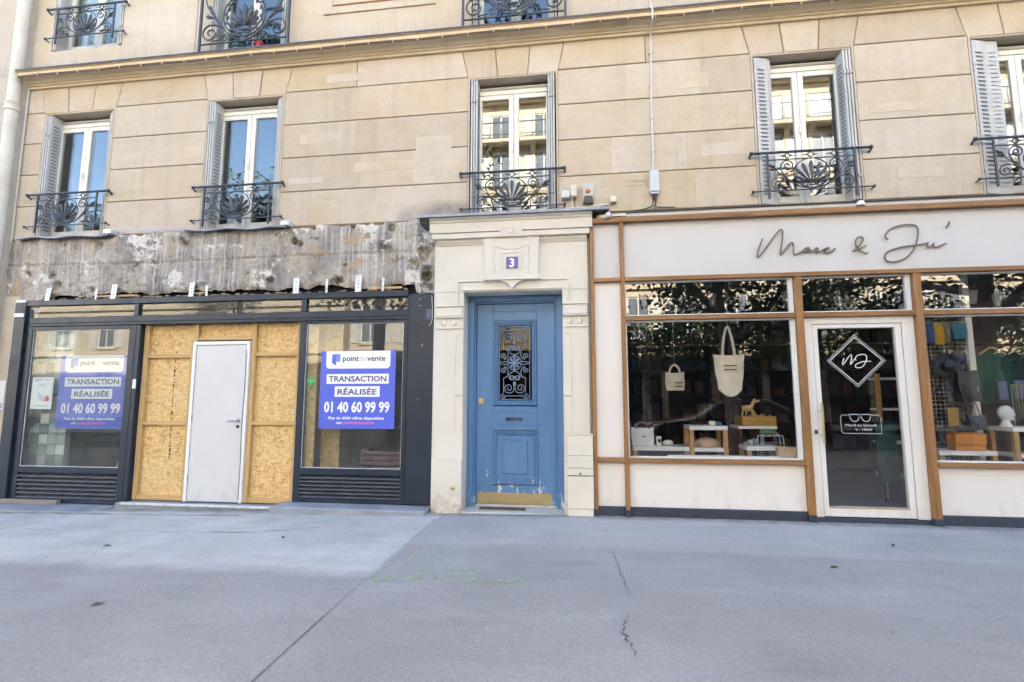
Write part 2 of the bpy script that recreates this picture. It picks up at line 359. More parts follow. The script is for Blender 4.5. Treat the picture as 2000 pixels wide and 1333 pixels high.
M['glass'] = glass('double_glazing', .12, (.86, .9, .88))
M['glass_shop'] = glass('shop_window_glass', .085, (.97, .97, .96))
M['glass_dirty'] = glass('dusty_shop_glass', .05, (.93, .955, .94), .07)

# ================================================================ setting: pavement, road, ground
def gz(x): return 0.0165 * x if x < 0 else 0.0            # the pavement falls gently to the left
def sheet(name, m, x0, x1, y0, y1, dz=0.0, nx=40, ny=6, zf=gz):
    v = []; f = []
    for i in range(nx + 1):
        for j in range(ny + 1):
            x = x0 + (x1 - x0) * i / nx; v.append((x, y0 + (y1 - y0) * j / ny, zf(x) + dz))
    for i in range(nx):
        for j in range(ny): a = i * (ny + 1) + j; f.append((a, a + ny + 1, a + ny + 2, a + 1))
    return MB().add(v, f).build(name, m, None, fix=False)
def asphalt(name, c, fine=1.0, pale=None, strip=None):
    k = NT(name); xyz = k.n('ShaderNodeSeparateXYZ'); k.l(k.pos, xyz.inputs[0]); X, Y = xyz.outputs[0], xyz.outputs[1]
    def smooth(v, a, b):
        x = k.n('ShaderNodeMapRange', interpolation_type='SMOOTHSTEP'); k.l(v, x.inputs[0]); x.inputs[1].default_value = a; x.inputs[2].default_value = b; return x.outputs[0]
    big = k.noise(.55, 5, .62); spk = k.noise(48, 3, .75); spk2 = k.noise(85, 2, .8, k.map((1, 1, 1), (.3, .2, .9)))
    tone = k.mix(k.ramp(big, [(.3, 0.0), (.7, 1.0)]), (.86, .86, .86), (1.12, 1.12, 1.12))
    base = c
    if pale:                                                     # older paler asphalt left of the joint, and a worn strip along the right hand wall
        jig = k.math('MULTIPLY', k.math('SUBTRACT', k.noise(1.3, 5, .7), .5), .5)
        m1 = k.math('MULTIPLY', smooth(k.math('ADD', Y, jig), -2.42, -2.14), smooth(X, -1.640, -1.652))
        m2 = k.math('MULTIPLY', smooth(k.math('ADD', Y, k.math('MULTIPLY', jig, .25)), -1.52, -1.40), smooth(X, -1.652, -1.640))
        base = k.mix(m1, k.mix(m2, c, strip), k.mix(k.ramp(k.noise(1.4, 5, .65), [(.35, 0.0), (.65, 1.0)]), sc3(pale, .9), sc3(pale, 1.06)))
    b = k.mix(1.0, base, tone, 'MULTIPLY')
    if pale:                                                     # contact shade and trodden-in grime painted where the paving meets the fronts
        dirt_shade = k.math('MULTIPLY', smooth(k.math('ADD', Y, k.math('MULTIPLY', k.math('SUBTRACT', k.noise(5, 4, .7), .5), .22)), -.38, -.20), k.ramp(k.noise(7, 5, .7), [(.3, .25), (.65, .85)]))
        b = k.mix(dirt_shade, b, (.16, .145, .13))
        stn = k.ramp(k.noise(.9, 5, .72, k.map((1, 1.6, 1), (0, 0, 2.1))), [(.56, 0.0), (.70, .45)]); b = k.mix(stn, b, k.mix(1.0, b, (.74, .74, .75), 'MULTIPLY'))
    b = k.mix(k.math('MULTIPLY', k.ramp(k.noise(1.0, 5, .7, k.map((.8, 3.0, 1), (0, 0, .25))), [(.5, 0.0), (.72, 1.0)]), .55), b, k.mix(1.0, b, (1.22, 1.22, 1.20), 'MULTIPLY'))
    b = k.mix(k.math('MULTIPLY', k.ramp(k.noise(1.7, 5, .7, k.map((.7, 2.0, 1), (0, 0, -.5))), [(.52, 0.0), (.74, 1.0)]), .5), b, k.mix(1.0, b, (.78, .77, .76), 'MULTIPLY'))
    b = k.mix(k.ramp(spk, [(.52, 0.0), (.66, .5 * fine)]), b, k.mix(1.0, b, (1.5, 1.5, 1.5), 'MULTIPLY'))
    b = k.mix(k.ramp(spk2, [(.52, 0.0), (.68, .75 * fine)]), b, k.mix(1.0, b, (.5, .5, .5), 'MULTIPLY'))
    b = k.mix(k.ramp(k.voro(1.6, None, 'Distance'), [(.018, .6), (.030, 0.0)]), b, k.mix(1.0, b, (.55, .53, .52), 'MULTIPLY'))   # trodden gum
    b = k.mix(k.ramp(k.voro(2.3, k.map((1, 1, 1), (0, 0, .6)), 'Distance'), [(.012, .7), (.022, 0.0)]), b, (.62, .61, .58))
    k.set(b, .88, 0, .3); k.bump(k.math('ADD', spk, k.math('MULTIPLY', spk2, .7)), .45 * fine, .008); return k.m
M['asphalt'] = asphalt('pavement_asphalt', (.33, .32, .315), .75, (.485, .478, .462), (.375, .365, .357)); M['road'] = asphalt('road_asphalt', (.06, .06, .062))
M['granite'] = plain('granite', (.30, .30, .31), .75, .2, 5, .3, 90, speck=.4)
M['bluestone'] = plain('worn_bluestone', (.27, .285, .315), .7, .18, 3, .3, 50)
M['crack'] = plain('crack_dirt', (.12, .112, .105), .95, .2, 9, 0)
ground = sheet('ground', M['road'], -400, 400, -400, 400, -.75, 4, 4, lambda x: 0); tag(ground, kind='structure')
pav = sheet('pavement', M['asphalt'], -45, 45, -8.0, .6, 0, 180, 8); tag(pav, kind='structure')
road = sheet('road', M['road'], -120, 120, -17.0, -8.15, -.16, 60, 2); tag(road, kind='structure')
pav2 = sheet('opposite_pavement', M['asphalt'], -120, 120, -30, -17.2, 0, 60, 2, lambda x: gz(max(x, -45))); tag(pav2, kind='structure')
kb = MB()
for i in range(45):
    x = -45 + i * 2; kb.cbox(x + .004, x + 1.996, -8.16, -7.99, gz(x + 1) - .3, gz(x + 1) + .008, .02)
kb = kb.build('kerb', M['granite']); tag(kb, kind='structure')
def strip(pts, w0, w1=None, dz=.006, jag=0.0):
    mb = MB(); v = []; L = len(pts)
    for i, (x, y) in enumerate(pts):
        a = Vector(pts[max(0, i - 1)]); b = Vector(pts[min(L - 1, i + 1)]); t = (b - a).normalized(); n = Vector((-t.y, t.x))
        ww = (w0 + ((w1 if w1 is not None else w0) - w0) * i / (L - 1)) * (1 + jag * random.uniform(-.6, .6)) / 2
        p = Vector((x, y)) + n * jag * w0 * random.uniform(-.5, .5)
        for s in (1, -1): q = p + n * ww * s; v.append((q.x, q.y, gz(q.x) + dz))
    mb.add(v, [(2 * i, 2 * i + 1, 2 * i + 3, 2 * i + 2) for i in range(L - 1)]); return mb
def line(a, b, n): return [(a[0] + (b[0] - a[0]) * i / n, a[1] + (b[1] - a[1]) * i / n) for i in range(n + 1)]
def wander(a, b, n, amp):
    p = line(a, b, n); return [(x + random.uniform(-amp, amp), y + random.uniform(-amp, amp)) for x, y in p]
strip(line((-1.645, -3.0), (-1.60, -4.6), 12), .007, .010, jag=.5).build('expansion_joint', M['crack'], pav, fix=False)
strip(line((-1.655, -2.3), (-1.645, -3.0), 10), .0018, .004, dz=.005, jag=1.0).build('expansion_joint', M['crack'], pav, fix=False)
strip(line((-1.66, -.45), (-1.655, -2.3), 16), .006, .004, dz=.005, jag=.8).build('expansion_joint', M['crack'], pav, fix=False)
strip(line((-.97, -1.455), (.35, -1.43), 14), .006, .004, dz=.005, jag=.6).build('expansion_joint', M['crack'], pav, fix=False)
strip(wander((-8.2, -1.15), (-5.2, -1.22), 24, .022), .011, .004, dz=.005, jag=1.6).build('crack', M['crack'], pav, fix=False)
strip(wander((-5.2, -1.22), (-3.4, -1.18), 16, .03), .006, .010, dz=.005, jag=1.6).build('crack', M['crack'], pav, fix=False)
strip(wander((-3.4, -1.18), (-2.45, -.72), 12, .02), .012, .006, dz=.005, jag=1.6).build('crack', M['crack'], pav, fix=False)
strip(wander((.305, -2.86), (.245, -3.12), 16, .012), .004, .009, jag=2.2).build('crack', M['crack'], pav, fix=False)
strip(wander((.245, -3.12), (.30, -3.42), 16, .012), .009, .003, jag=2.2).build('crack', M['crack'], pav, fix=False)
strip(wander((.30, -1.65), (.33, -2.5), 14, .014), .005, .004, jag=1.2).build('crack', M['crack'], pav, fix=False)
strip(wander((-9.0, -.50), (-4.1, -.44), 40, .012), .016, .02, dz=.008, jag=1.0).build('crack', M['crack'], pav, fix=False)
k = NT('faded_green_spray'); k.set((.42, .62, .34), .9); tr = k.n('ShaderNodeBsdfTransparent'); mx = k.n('ShaderNodeMixShader')
k.l(k.math('MULTIPLY', k.ramp(k.noise(55, 4, .75), [(.40, 0.0), (.62, 1.0)]), k.ramp(k.noise(7, 3), [(.30, .45), (.6, .95)])), mx.inputs[0]); k.l(tr.outputs[0], mx.inputs[1]); k.l(k.b.outputs[0], mx.inputs[2]); k.l(mx.outputs[0], k.out.inputs[0]); M['spray'] = k.m
G = [[(-1.48, -1.45), (-1.47, -1.82), (-1.49, -2.08)], [(-1.38, -2.17), (-1.12, -2.16), (-0.89, -2.15)], [(-0.92, -2.1), (-0.8, -2.21), (-1.02, -2.26)],
 [(-1.63, -2.4), (-1.59, -2.36), (-1.57, -2.45), (-1.53, -2.39), (-1.5, -2.32), (-1.47, -2.37), (-1.49, -2.43), (-1.42, -2.38)], [(-1.36, -2.41), (-1.34, -2.37), (-1.32, -2.4), (-1.27, -2.3), (-1.27, -2.4), (-1.22, -2.35), (-1.24, -2.4)],
 [(-1.17, -2.37), (-1.11, -2.33), (-1.12, -2.38), (-1.05, -2.33), (-1.02, -2.39), (-0.96, -2.36), (-0.95, -2.42), (-1.02, -2.39)], [(-0.92, -2.35), (-0.87, -2.33), (-0.87, -2.41), (-0.81, -2.34), (-0.83, -2.42)],
 [(-0.77, -2.41), (-0.71, -2.35), (-0.68, -2.43), (-0.6, -2.33), (-0.66, -2.4), (-0.6, -2.42)], [(-0.58, -2.49), (-0.53, -2.36), (-0.47, -2.32), (-0.44, -2.37), (-0.48, -2.46), (-0.57, -2.5)],
 [(-1.35, -1.81), (-1.31, -1.78), (-1.3, -1.85), (-1.27, -1.78)], [(-1.26, -1.74), (-1.22, -1.67), (-1.27, -1.63), (-1.21, -1.65)]]
for i, st in enumerate(G):
    p = [(q.x, q.y) for q in catmull([(x, y, 0) for x, y in st], 4)]
    strip(p, .030, dz=.0055 + .0004 * i, jag=.5).build('spray_mark', M['spray'], pav, fix=False)

# ================================================================ the apartment building
bld = empty('apartment_building', (0, 0, 0), 'cream stone apartment building with coursed blocks, shuttered windows and iron railings', 'building')
WC = [-7.488, -4.732, -.816, 2.863, 5.367]; OW = .585; BW = .614
ZT, ZB = 5.715, 3.74; J = [5.751, 5.251, 4.751, 4.250, 3.74]
XL, XR = -8.44, 7.2
# masonry core behind the facing stones
def core(x0, x1, z0, z1, y0=.016, y1=.42, name='wall', m='mortar'): return MB().box(x0, x1, y0, y1, z0, z1).build(name, M[m], bld)
edges = [XL] + [e for c in WC for e in (c - OW, c + OW)] + [XR]
for i in range(0, len(edges), 2): core(edges[i], edges[i + 1], ZB - .02, ZT)
core(XL, XR, ZT, 6.43)
core(XL, -1.9, 2.87, ZB - .02, .09); core(-1.9, XR, 2.95, ZB - .02, .02)
# second floor, only its foot is in view: smooth stone
U = [(-7.497, .62, 6.76), (-4.767, .60, 6.43), (-.789, .60, 6.43), (2.863, .60, 6.43), (5.367, .60, 6.43)]
ue = [XL] + [e for c, h, z in U for e in (c - h, c + h)] + [XR]
for i in range(0, len(ue), 2): core(ue[i], ue[i + 1], 6.43, 8.75, 0, .42, 'wall', 'stone_flat')
core(U[0][0] - .62, U[0][0] + .62, 6.43, 6.76, 0, .42, 'wall', 'stone_flat')
core(XL, XR, 8.75, 19.0, 0, .42, 'wall', 'stone_flat')
core(XL, XR, 11.0, 11.4, 0, 9, 'roof_slab', 'room') if False else None
for nm, a in (('side_wall', (XL, XL + .25, .42, 11, 0, 19)), ('side_wall', (XR - .25, XR, .42, 11, 0, 19)), ('rear_wall', (XL, XR, 11, 11.4, 0, 19)),
              ('floor_slab', (XL + .25, XR - .25, .42, 11, 3.3, 3.68)), ('floor_slab', (XL + .25, XR - .25, .42, 11, 6.1, 6.4)), ('floor_slab', (XL + .25, XR - .25, .42, 11, 9.1, 9.4)), ('roof', (XL - .1, XR + .1, -.3, 11.5, 19.003, 19.4)),
              ('party_wall', (-2.15, -1.95, .42, 11, -.3, 3.3)), ('party_wall', (.02, .17, .42, 11, -.3, 3.3)), ('party_wall', (-2.6, -2.4, .42, 11, 3.68, 6.1))):
    MB().box(*a).build(nm, M['room'], bld)
core(XL, -8.176, -.3, 2.87, -.0, .42, 'pier', 'stone_flat')
# facing stones: five courses of blocks, each a stone of its own
bays = [(XL, WC[0] - BW)] + [(WC[i] + BW, WC[i + 1] - BW) for i in range(4)] + [(WC[4] + BW, XR)]
def sblock(x0, x1, z0, z1):
    g = .0055; dy = random.uniform(-.0008, .0008)
    MB().prof([(dy + .007, z0 + g), (dy, z0 + g + .007), (dy, z1 - g - .007), (dy + .007, z1 - g), (.05, z1 - g), (.05, z0 + g)], x0 + .0003, x1 - .0003).build('stone_block', M['stone'], bld)
splits = {(2, 0): [.42], (2, 1): [.40], (2, 2): [.44, .72], (2, 3): [.53], (1, 1): [.5], (1, 3): [.62], (3, 0): [.36, .75], (3, 1): [.60], (3, 2): [.28, .66], (3, 3): [.25, .7], (4, 1): [.45], (4, 3): [.3], (1, 2): [.33], (4, 2): [.7]}
for bi, (x0, x1) in enumerate(bays):
    for ci in range(4):
        cuts = [0] + splits.get((bi, ci), []) + [1]
        for a, b in zip(cuts, cuts[1:]): sblock(x0 + (x1 - x0) * a, x0 + (x1 - x0) * b, J[ci + 1], J[ci])
# top course between the flat arches, and the three voussoirs of each arch
zt, zv = 6.16, 5.722
def vprism(poly, name='voussoir'):
    cx = sum(p[0] for p in poly) / len(poly); cz = sum(p[1] for p in poly) / len(poly)
    def sh(k): return [(cx + (x - cx) * (1 - k / max(.05, abs(x - cx))), cz + (z - cz) * (1 - k / max(.05, abs(z - cz)))) for x, z in poly]
    o, i = sh(.0055), sh(.0125); n = len(poly); d = random.uniform(-.003, .003)
    MB().add([(x, -.0 + d, z) for x, z in i] + [(x, .007 + d, z) for x, z in o] + [(x, .05, z) for x, z in o],
             [tuple(range(n))] + [(k, (k + 1) % n, n + (k + 1) % n, n + k) for k in range(n)] + [(n + k, n + (k + 1) % n, 2 * n + (k + 1) % n, 2 * n + k) for k in range(n)] + [tuple(range(2 * n, 3 * n))]).build(name, M['stone'], bld)
for i, c in enumerate(WC):
    b = [-.614, -.205, .205, .614]; t = [-.705, -.24, .24, .705]
    for q in range(3): vprism([(c + b[q], zv), (c + b[q + 1], zv), (c + t[q + 1], zt), (c + t[q], zt)])
for bi, (x0, x1) in enumerate(bays):
    a = .09 if bi > 0 else 0; b = .09 if bi < 5 else 0
    L = x1 - x0
    if bi in (2, 3):
        mx_ = x0 + L * (.40 if bi == 2 else .47)
        vprism([(x0, J[0]), (mx_, J[0]), (mx_, zt), (x0 + a, zt)], 'stone_block'); vprism([(mx_, J[0]), (x1, J[0]), (x1 - b, zt), (mx_, zt)], 'stone_block')
    else: vprism([(x0, J[0]), (x1, J[0]), (x1 - b, zt), (x0 + a, zt)], 'stone_block')
for c in WC:                                                # dressed jambs and lintel edge round each opening
    for s in (-1, 1): box('jamb_stone', M['stone_flat'], bld, min(c + s * OW, c + s * (BW - .006)), max(c + s * OW, c + s * (BW - .006)), -.004, .40, ZB, ZT + .02, c=.003)
    box('lintel', M['stone_flat'], bld, c - OW + .001, c + OW - .001, .004, .425, ZT - .006, zv + .004, c=.003)
M['repair'] = stone('lime_repair', (.59, .505, .395), .0)
for x, z, w_, h_ in ((-6.33, 5.33, .20, .13), (-6.52, 4.93, .36, .19), (-5.55, 4.95, .24, .16), (-6.42, 4.47, .28, .055), (-3.55, 5.02, .62, .15), (-2.55, 4.55, .95, .13), (-1.9, 4.83, .5, .2), (-3.75, 4.4, .5, .09), (1.55, 5.45, .35, .2), (.45, 4.0, .55, .13), (1.85, 4.5, .5, .16), (3.9, 4.9, .6, .12), (4.1, 4.05, .5, .12), (-3.2, 5.9, .6, .12)):
    MB().box(x - w_ / 2, x + w_ / 2, -.0022, .01, z - h_ / 2, z + h_ / 2).build('repair_patch', M['repair'], bld)
# string cornice between the floors with a lead flashing, a cable and its clips
cp = [(.05, 6.135), (-.035, 6.135), (-.04, 6.165), (-.06, 6.17), (-.06, 6.19), (-.085, 6.20), (-.105, 6.225), (-.15, 6.245), (-.19, 6.25), (-.19, 6.31), (-.21, 6.315), (-.21, 6.335), (.02, 6.42), (.05, 6.42)]
for a, b in ((XL + .02, -5.6), (-5.6, -2.3), (-2.3, 1.1), (1.1, 4.3), (4.3, XR)): MB().prof(cp, a + .0006, b - .0006).build('cornice', M['cornice'], bld)
MB().prof([(-.222, 6.322), (-.216, 6.322), (-.216, 6.338), (.0, 6.424), (.0, 6.43), (-.222, 6.345)], XL, XR).build('flashing', M['lead'], bld)
cb = [(XL + .05 + i * .35, -.198 - .004 * (i % 2), 6.236 + .006 * math.sin(i * 1.3)) for i in range(45)]
cab = MB().tube([(x, y - .012, z) for x, y, z in cb], .0085, 5).build('cable', M['cable'], bld, True)
cab2 = MB().tube([(x, y - .004, z - .017) for x, y, z in cb], .006, 5).build('cable', M['lead'], bld, True)
for x, y, z in cb[::1]: box('clip', M['cornice'], cab, x - .005, x + .005, y - .024, y + .012, z - .028, z + .013, c=0)
# sunk panel on the second floor
MB().frame(-3.585, -1.905, 6.90, 8.6, .13, -.02, .03).build('panel_moulding', M['stone_flat'], bld)
MB().box(-3.44, -2.03, -.026, .02, 7.012, 7.035).build('panel_edge', M['rust'], bld)
for a, b in ((-6.60, -5.62), (.62, 2.0)): MB().cbox(a, b, -.014, .02, 6.44, 8.7, .006).build('wall_panel', M['stone_flat'], bld)

# ---------------------------------------------------------------- windows
def window(c, z0, z1, hw, y=.16, curtain=False):
    fr = MB().frame(c - hw, c + hw, z0, z1, .05, y, y + .07); fr.cbox(c - hw + .05, c + hw - .05, y - .012, y + .05, z1 - .115, z1 - .052, .004)
    root = fr.build('window', M['pvc'], bld)
    MB().prof([(y - .06, z0 - .005), (y - .02, z0 + .03), (y, z0 + .03), (y, z0 - .02), (y - .06, z0 - .02)], c - hw + .01, c + hw - .01).build('sill', M['pvc'], root)
    MB().tube([(c - hw + .02, y - .03, z1 - .03), (c + hw - .02, y - .03, z1 - .03)], .008, 6).build('curtain_rod', M['conduit'], root, True)
    zs = z1 - .118
    for s in (-1, 1):
        a, b = (c - hw + .052, c - .002) if s < 0 else (c + .002, c + hw - .052)
        sa = MB(); wd = .068
        sa.cbox(a, a + wd, y - .008, y + .045, z0 + .05, zs, .006); sa.cbox(b - wd, b, y - .008, y + .045, z0 + .05, zs, .006)
        sa.cbox(a + wd, b - wd, y - .008, y + .045, z0 + .05, z0 + .14, .006); sa.cbox(a + wd, b - wd, y - .008, y + .045, zs - .068, zs, .006)
        sa.build('sash', M['pvc'], root)
        MB().box(a + wd - .004, b - wd + .004, y + .012, y + .030, z0 + .137, zs - .064).build('pane', M['glass'], root)
        if curtain:
            n = 40; cu = MB(); v = [(a + (b - a) * i / n, y + .14 + .018 * math.sin(i * 1.9), z) for i in range(n + 1) for z in (z0 + .02, zs + .1)]
            cu.add(v, [(2 * i, 2 * i + 1, 2 * i + 3, 2 * i + 2) for i in range(n)]).build('curtain', M['curtain'], root, True, fix=False)
    MB().tube([(c - .012, y - .02, z0 + .95), (c - .012, y - .035, z0 + 1.0), (c - .012, y - .035, z0 + 1.07)], .009, 6).build('handle', M['white'], root, True)
    return root
for i, c in enumerate(WC): window(c, ZB + .01, ZT - .045, OW - .02, .16, False)
for i, (c, h, z) in enumerate(U): window(c, z + .06, 8.7, h - .02, .18, i == 0)
# folding metal shutters: leaves stacked against the jambs
def leaf(x, y, ang, L, z0, z1, slots=False, t=.022):
    o = MB().obox((x, y), ang, L, t, z0, z1).build('shutter', M['shutter'], bld)
    d = Vector((math.cos(ang), math.sin(ang))); nn = Vector((d.y, -d.x)); n = int((z1 - z0 - .24) / .053); mb = MB(); sl = MB()
    for side in (1, -1):
        off = nn * side * (t / 2 + .0015)
        for k in range(n):
            zz = z0 + .12 + k * .053; a = Vector((x, y)) + d * L * .24 + off; b = Vector((x, y)) + d * L * .76 + off
            e = nn * side
            if slots: mb.add([(a.x, a.y, zz), (b.x, b.y, zz), (b.x, b.y, zz + .021), (a.x, a.y, zz + .021)], [(0, 1, 2, 3)])
            q0, q1 = a + e * .009, b + e * .009
            sl.add([(a.x, a.y, zz + .030), (b.x, b.y, zz + .030), (q1.x, q1.y, zz + .020), (q0.x, q0.y, zz + .020)], [(0, 1, 2, 3)])
    if slots: tag(mb.build('slot', M['shutter_slot'], o, fix=False), kind='stuff')
    tag(sl.build('louvre', M['shutter'], o, fix=False), kind='stuff')
    for zz in (z0 + .3, z1 - .3):
        p = Vector((x, y)) + d * L * .02
        MB().cbox(p.x - .010, p.x + .010, p.y - .022, p.y + .008, zz - .025, zz + .025, .003).build('hinge', M['shutter'], o)
    return o
z0, z1 = ZB + .015, ZT - .02
for i, c in enumerate(WC):
    l, r = c - OW, c + OW
    if i < 3:
        for q, (dx, an) in enumerate(((.030, 90), (.062, 87), (.094, 82 if i < 2 else 88))): leaf(l + dx, -.012 + .006 * q, R(an), .158, z0, z1, q == 2)
    else:
        leaf(l + .012, .012, R(14), .175, z0, z1, True); leaf(l + .185, .06, R(28 if i == 3 else 8), .16 if i == 4 else .05, z0, z1)
    if i < 2:
        leaf(r - .012, .012, R(150), .12, z0, z1); leaf(r - .115, .07, R(118), .09, z0, z1, True)
    else:
        for q, (dx, an) in enumerate(((.030, 90), (.062, 93), (.094, 96 if i > 2 else 92))): leaf(r - dx, -.012 + .006 * q, R(an), .158, z0, z1, q == 2)
for c, h, z in U[:3]:
    for s in (-1, 1):
        for q in range(2): leaf(c + s * (h - .03 - .035 * q), .0, R(90), .17, z + .03, 8.6)

# ---------------------------------------------------------------- wrought iron railings
def leafshape(base, ang, L, wdt, y, t=.012):
    d = Vector((math.sin(ang), 0, math.cos(ang))); n = Vector((d.z, 0, -d.x)); b = Vector(base)
    pr = [(0, .16), (.25, .36), (.55, .72), (.8, 1.0), (.93, .78), (1, .1)]; v = []
    for f, ww in pr:
        for sgn in (-1, 0, 1): v.append(b + d * L * f + n * wdt * ww * sgn * .5 + Vector((0, y - (t if sgn == 0 else t * .35), 0)))
    m_ = len(v)
    v += [q + Vector((0, t, 0)) for q in v]
    f = []
    for i in range(len(pr) - 1):
        for j in range(2): a = i * 3 + j; f.append((a, a + 1, a + 4, a + 3)); f.append((m_ + a, m_ + a + 3, m_ + a + 4, m_ + a + 1))
    return v, f
def railing(cx, zb, half=.685, post=.5, h=.49, name='balcony_railing', y=-.06):
    zt_, z2 = h, h - .095
    root = MB(); root.tube([(-half, y, zt_), (half, y, zt_)], .0165, 8)
    for s in (-1, 1):
        root.ball((s * half, y, zt_), .027, 8, 6); root.tube([(s * half, y, zt_), (s * (half + .012), y + .03, zt_ - .02), (s * (half - .005), y + .09, zt_ - .05)], .012, 6)
    o = root.build(name, M['iron'], bld, True); o.location = (cx, 0, zb)
    lo = MB().tube([(-half, y, 0), (half, y, 0)], .0095, 6)
    for s in (-1, 1): lo.ball((s * half, y, 0), .020, 8, 5); lo.tube([(s * half, y, 0), (s * half, y + .09, -.02)], .009, 6)
    lo.build('bottom_rail', M['iron'], o, True)
    MB().tube([(-post, y, z2), (post, y, z2)], .009, 6).build('middle_rail', M['iron'], o, True)
    for s in (-1, 1): MB().cbox(s * post - .011, s * post + .011, y - .011, y + .011, -.10, zt_, .002).build('post', M['iron'], o)
    for x in (-.27, 0, .27):
        rg = MB(); cz = (zt_ + z2) / 2
        rg.tube([(x + .030 * math.cos(a), y, cz + .030 * math.sin(a)) for a in [2 * math.pi * i / 14 for i in range(14)]], .007, 5, True)
        for s in (-1, 1): rg.tube([(x + s * .03, y, cz), (x + s * .055, y, cz), (x + s * .10, y, cz)], .014, 6, r1=.001)
        rg.build('ring', M['iron'], o, True)
    ez = z2 * .53; el = MB().tube([(.205 * math.cos(a), y, ez + (z2 * .47) * math.sin(a)) for a in [2 * math.pi * i / 30 for i in range(30)]], .0075, 5, True)
    el.build('oval', M['iron'], o, True)
    pm = MB(); base = (0, 0, z2 * .23)
    for i in range(-4, 5):
        L = (.275, .262, .235, .19, .14)[abs(i)]; v, f = leafshape((i * .009, 0, base[2]), R(i * 21), L, .050 - .003 * abs(i), y); pm.add(v, f)
    for s in (-1, 1): pm.tube(spiral(s * .075, z2 * .20, .045, .008, 100 if s > 0 else 80, -1.3 * s, 18, y), .008, 5)
    pm.cbox(-.045, .045, y - .012, y + .012, z2 * .12, z2 * .15, .003); pm.cbox(-.05, .05, y - .012, y + .012, z2 * .20, z2 * .23, .003)
    pm.build('palmette', M['iron'], o, True)
    for s in (-1, 1):
        scq = MB(); F = (lambda p: p) if s > 0 else mir
        big = catmull([(0, y, .015), (.10, y, .03), (.20, y, .075), (.29, y, .16), (.345, y, .255), (.345, y, .33), (.305, y, .375)], 4) + spiral(.27, z2 - .085, .072, .016, 65, 1.35, 20, y)
        scq.tube(F(big), .0085, 5)
        scq.tube(F(catmull([(.22, y, .085), (.32, y, .175), (.40, y, .255), (.47, y, .345)], 4)), .008, 5, r1=.005)
        for t_, a_ in ((.405, 28), (.405, 75), (.44, 50)):
            v, f = leafshape((s * t_, 0, t_ * .9 - .105), R(a_ * s), .075, .028, y); scq.add(v, f)
        scq.tube(F(catmull([(.20, y, .075), (.30, y, .14), (.39, y, .165), (.45, y, .14)], 4) + spiral(.405, .085, .066, .016, 45, -1.3, 20, y)), .008, 5)
        v, f = leafshape((s * .36, 0, .05), R(-100 * s), .085, .03, y); scq.add(v, f)
        scq.build('scrollwork', M['iron'], o, True)
    return o
r0 = railing(WC[0], 3.895); r0.location.z = 3.91
for c, z in ((WC[1] - .01, 3.877), (WC[2], 3.85), (WC[3], 3.886), (WC[4], 3.905)):
    copy_tree(r0, bld, (c, 0, z))
copy_tree(r0, bld, (-7.49, 0, 6.945))
def tall_railing(cx, zb, hw):
    y = -.10; H = 1.0
    o = MB().tube([(-hw, y, .0), (hw, y, .0)], .012, 6).build('balcony_railing', M['iron'], bld, True); o.location = (cx, 0, zb)
    for s in (-1, 1): MB().cbox(s * hw - .016, s * hw + .016, y - .016, y + .016, -.11, H, .003).build('post', M['iron'], o)
    MB().tube([(-hw - .05, y, H), (hw + .05, y, H)], .02, 8).build('handrail', M['iron'], o, True)
    wr = MB(); N = 40; R1, R2, cz = .335, .285, .42
    wr.tube([(R1 * math.cos(2 * math.pi * i / N), y, cz + R1 * 1.02 * math.sin(2 * math.pi * i / N)) for i in range(N)], .012, 5, True)
    wr.build('ring', M['iron'], o, True)
    wl = MB()
    for i in range(26):
        a = 2 * math.pi * i / 26; v, f = leafshape((R2 * math.cos(a), 0, cz + R2 * math.sin(a)), math.pi / 2 - a + (1.0 if i % 2 else 2.1), .075, .04, y); wl.add(v, f)
    wl.tube([(R2 * math.cos(2 * math.pi * i / N), y, cz + R2 * math.sin(2 * math.pi * i / N)) for i in range(N)], .011, 5, True)
    wl.build('wreath', M['iron'], o, True)
    pm = MB()
    for i in range(-4, 5):
        L = (.33, .315, .28, .22, .16)[abs(i)]; v, f = leafshape((i * .012, 0, .25), R(i * 20), L, .075 - .005 * abs(i), y, .018); pm.add(v, f)
    for s in (-1, 1): pm.tube(spiral(s * .11, .21, .065, .012, 100 if s > 0 else 80, -1.3 * s, 18, y), .012, 5)
    pm.cbox(-.06, .06, y - .015, y + .015, .17, .20, .003); pm.ball((0, y, .035), .045, 8, 6, 1, .5, 1.2); pm.build('palmette', M['iron'], o, True)
    for s in (-1, 1):
        q = MB(); F = (lambda p: p) if s > 0 else mir
        q.tube(F(catmull([(0, y, .02), (.12, y, .05), (.25, y, .14), (.36, y, .28), (.48, y, .44), (.60, y, .60), (.645, y, .75)], 4)), .014, 5, r1=.010)
        q.tube(F(catmull([(.30, y, .20), (.42, y, .28), (.55, y, .30)], 4) + spiral(.535, .165, .135, .02, 80, -1.45, 26, y)), .012, 5)
        q.tube(F(spiral(.30, .075, .06, .014, 20, 1.3, 18, y)), .010, 5); q.tube(F(spiral(.53, .80, .10, .02, 200, -1.5, 22, y)), .012, 5)
        q.tube(F(catmull([(.36, y, .06), (.42, y, .05), (.50, y, .04)], 4)), .010, 5)
        for t_, a_ in ((.47, 30), (.47, 75), (.40, 40), (.52, 20)):
            v, f = leafshape((s * t_, 0, t_ * 1.25 - .18), R(a_ * s), .15, .06, y, .016); q.add(v, f)
        q.build('scrollwork', M['iron'], o, True)
    return o
t0 = tall_railing(-4.767, 6.545, .70); copy_tree(t0, bld, (-.789, 0, 6.525)); copy_tree(t0, bld, (2.863, 0, 6.53))

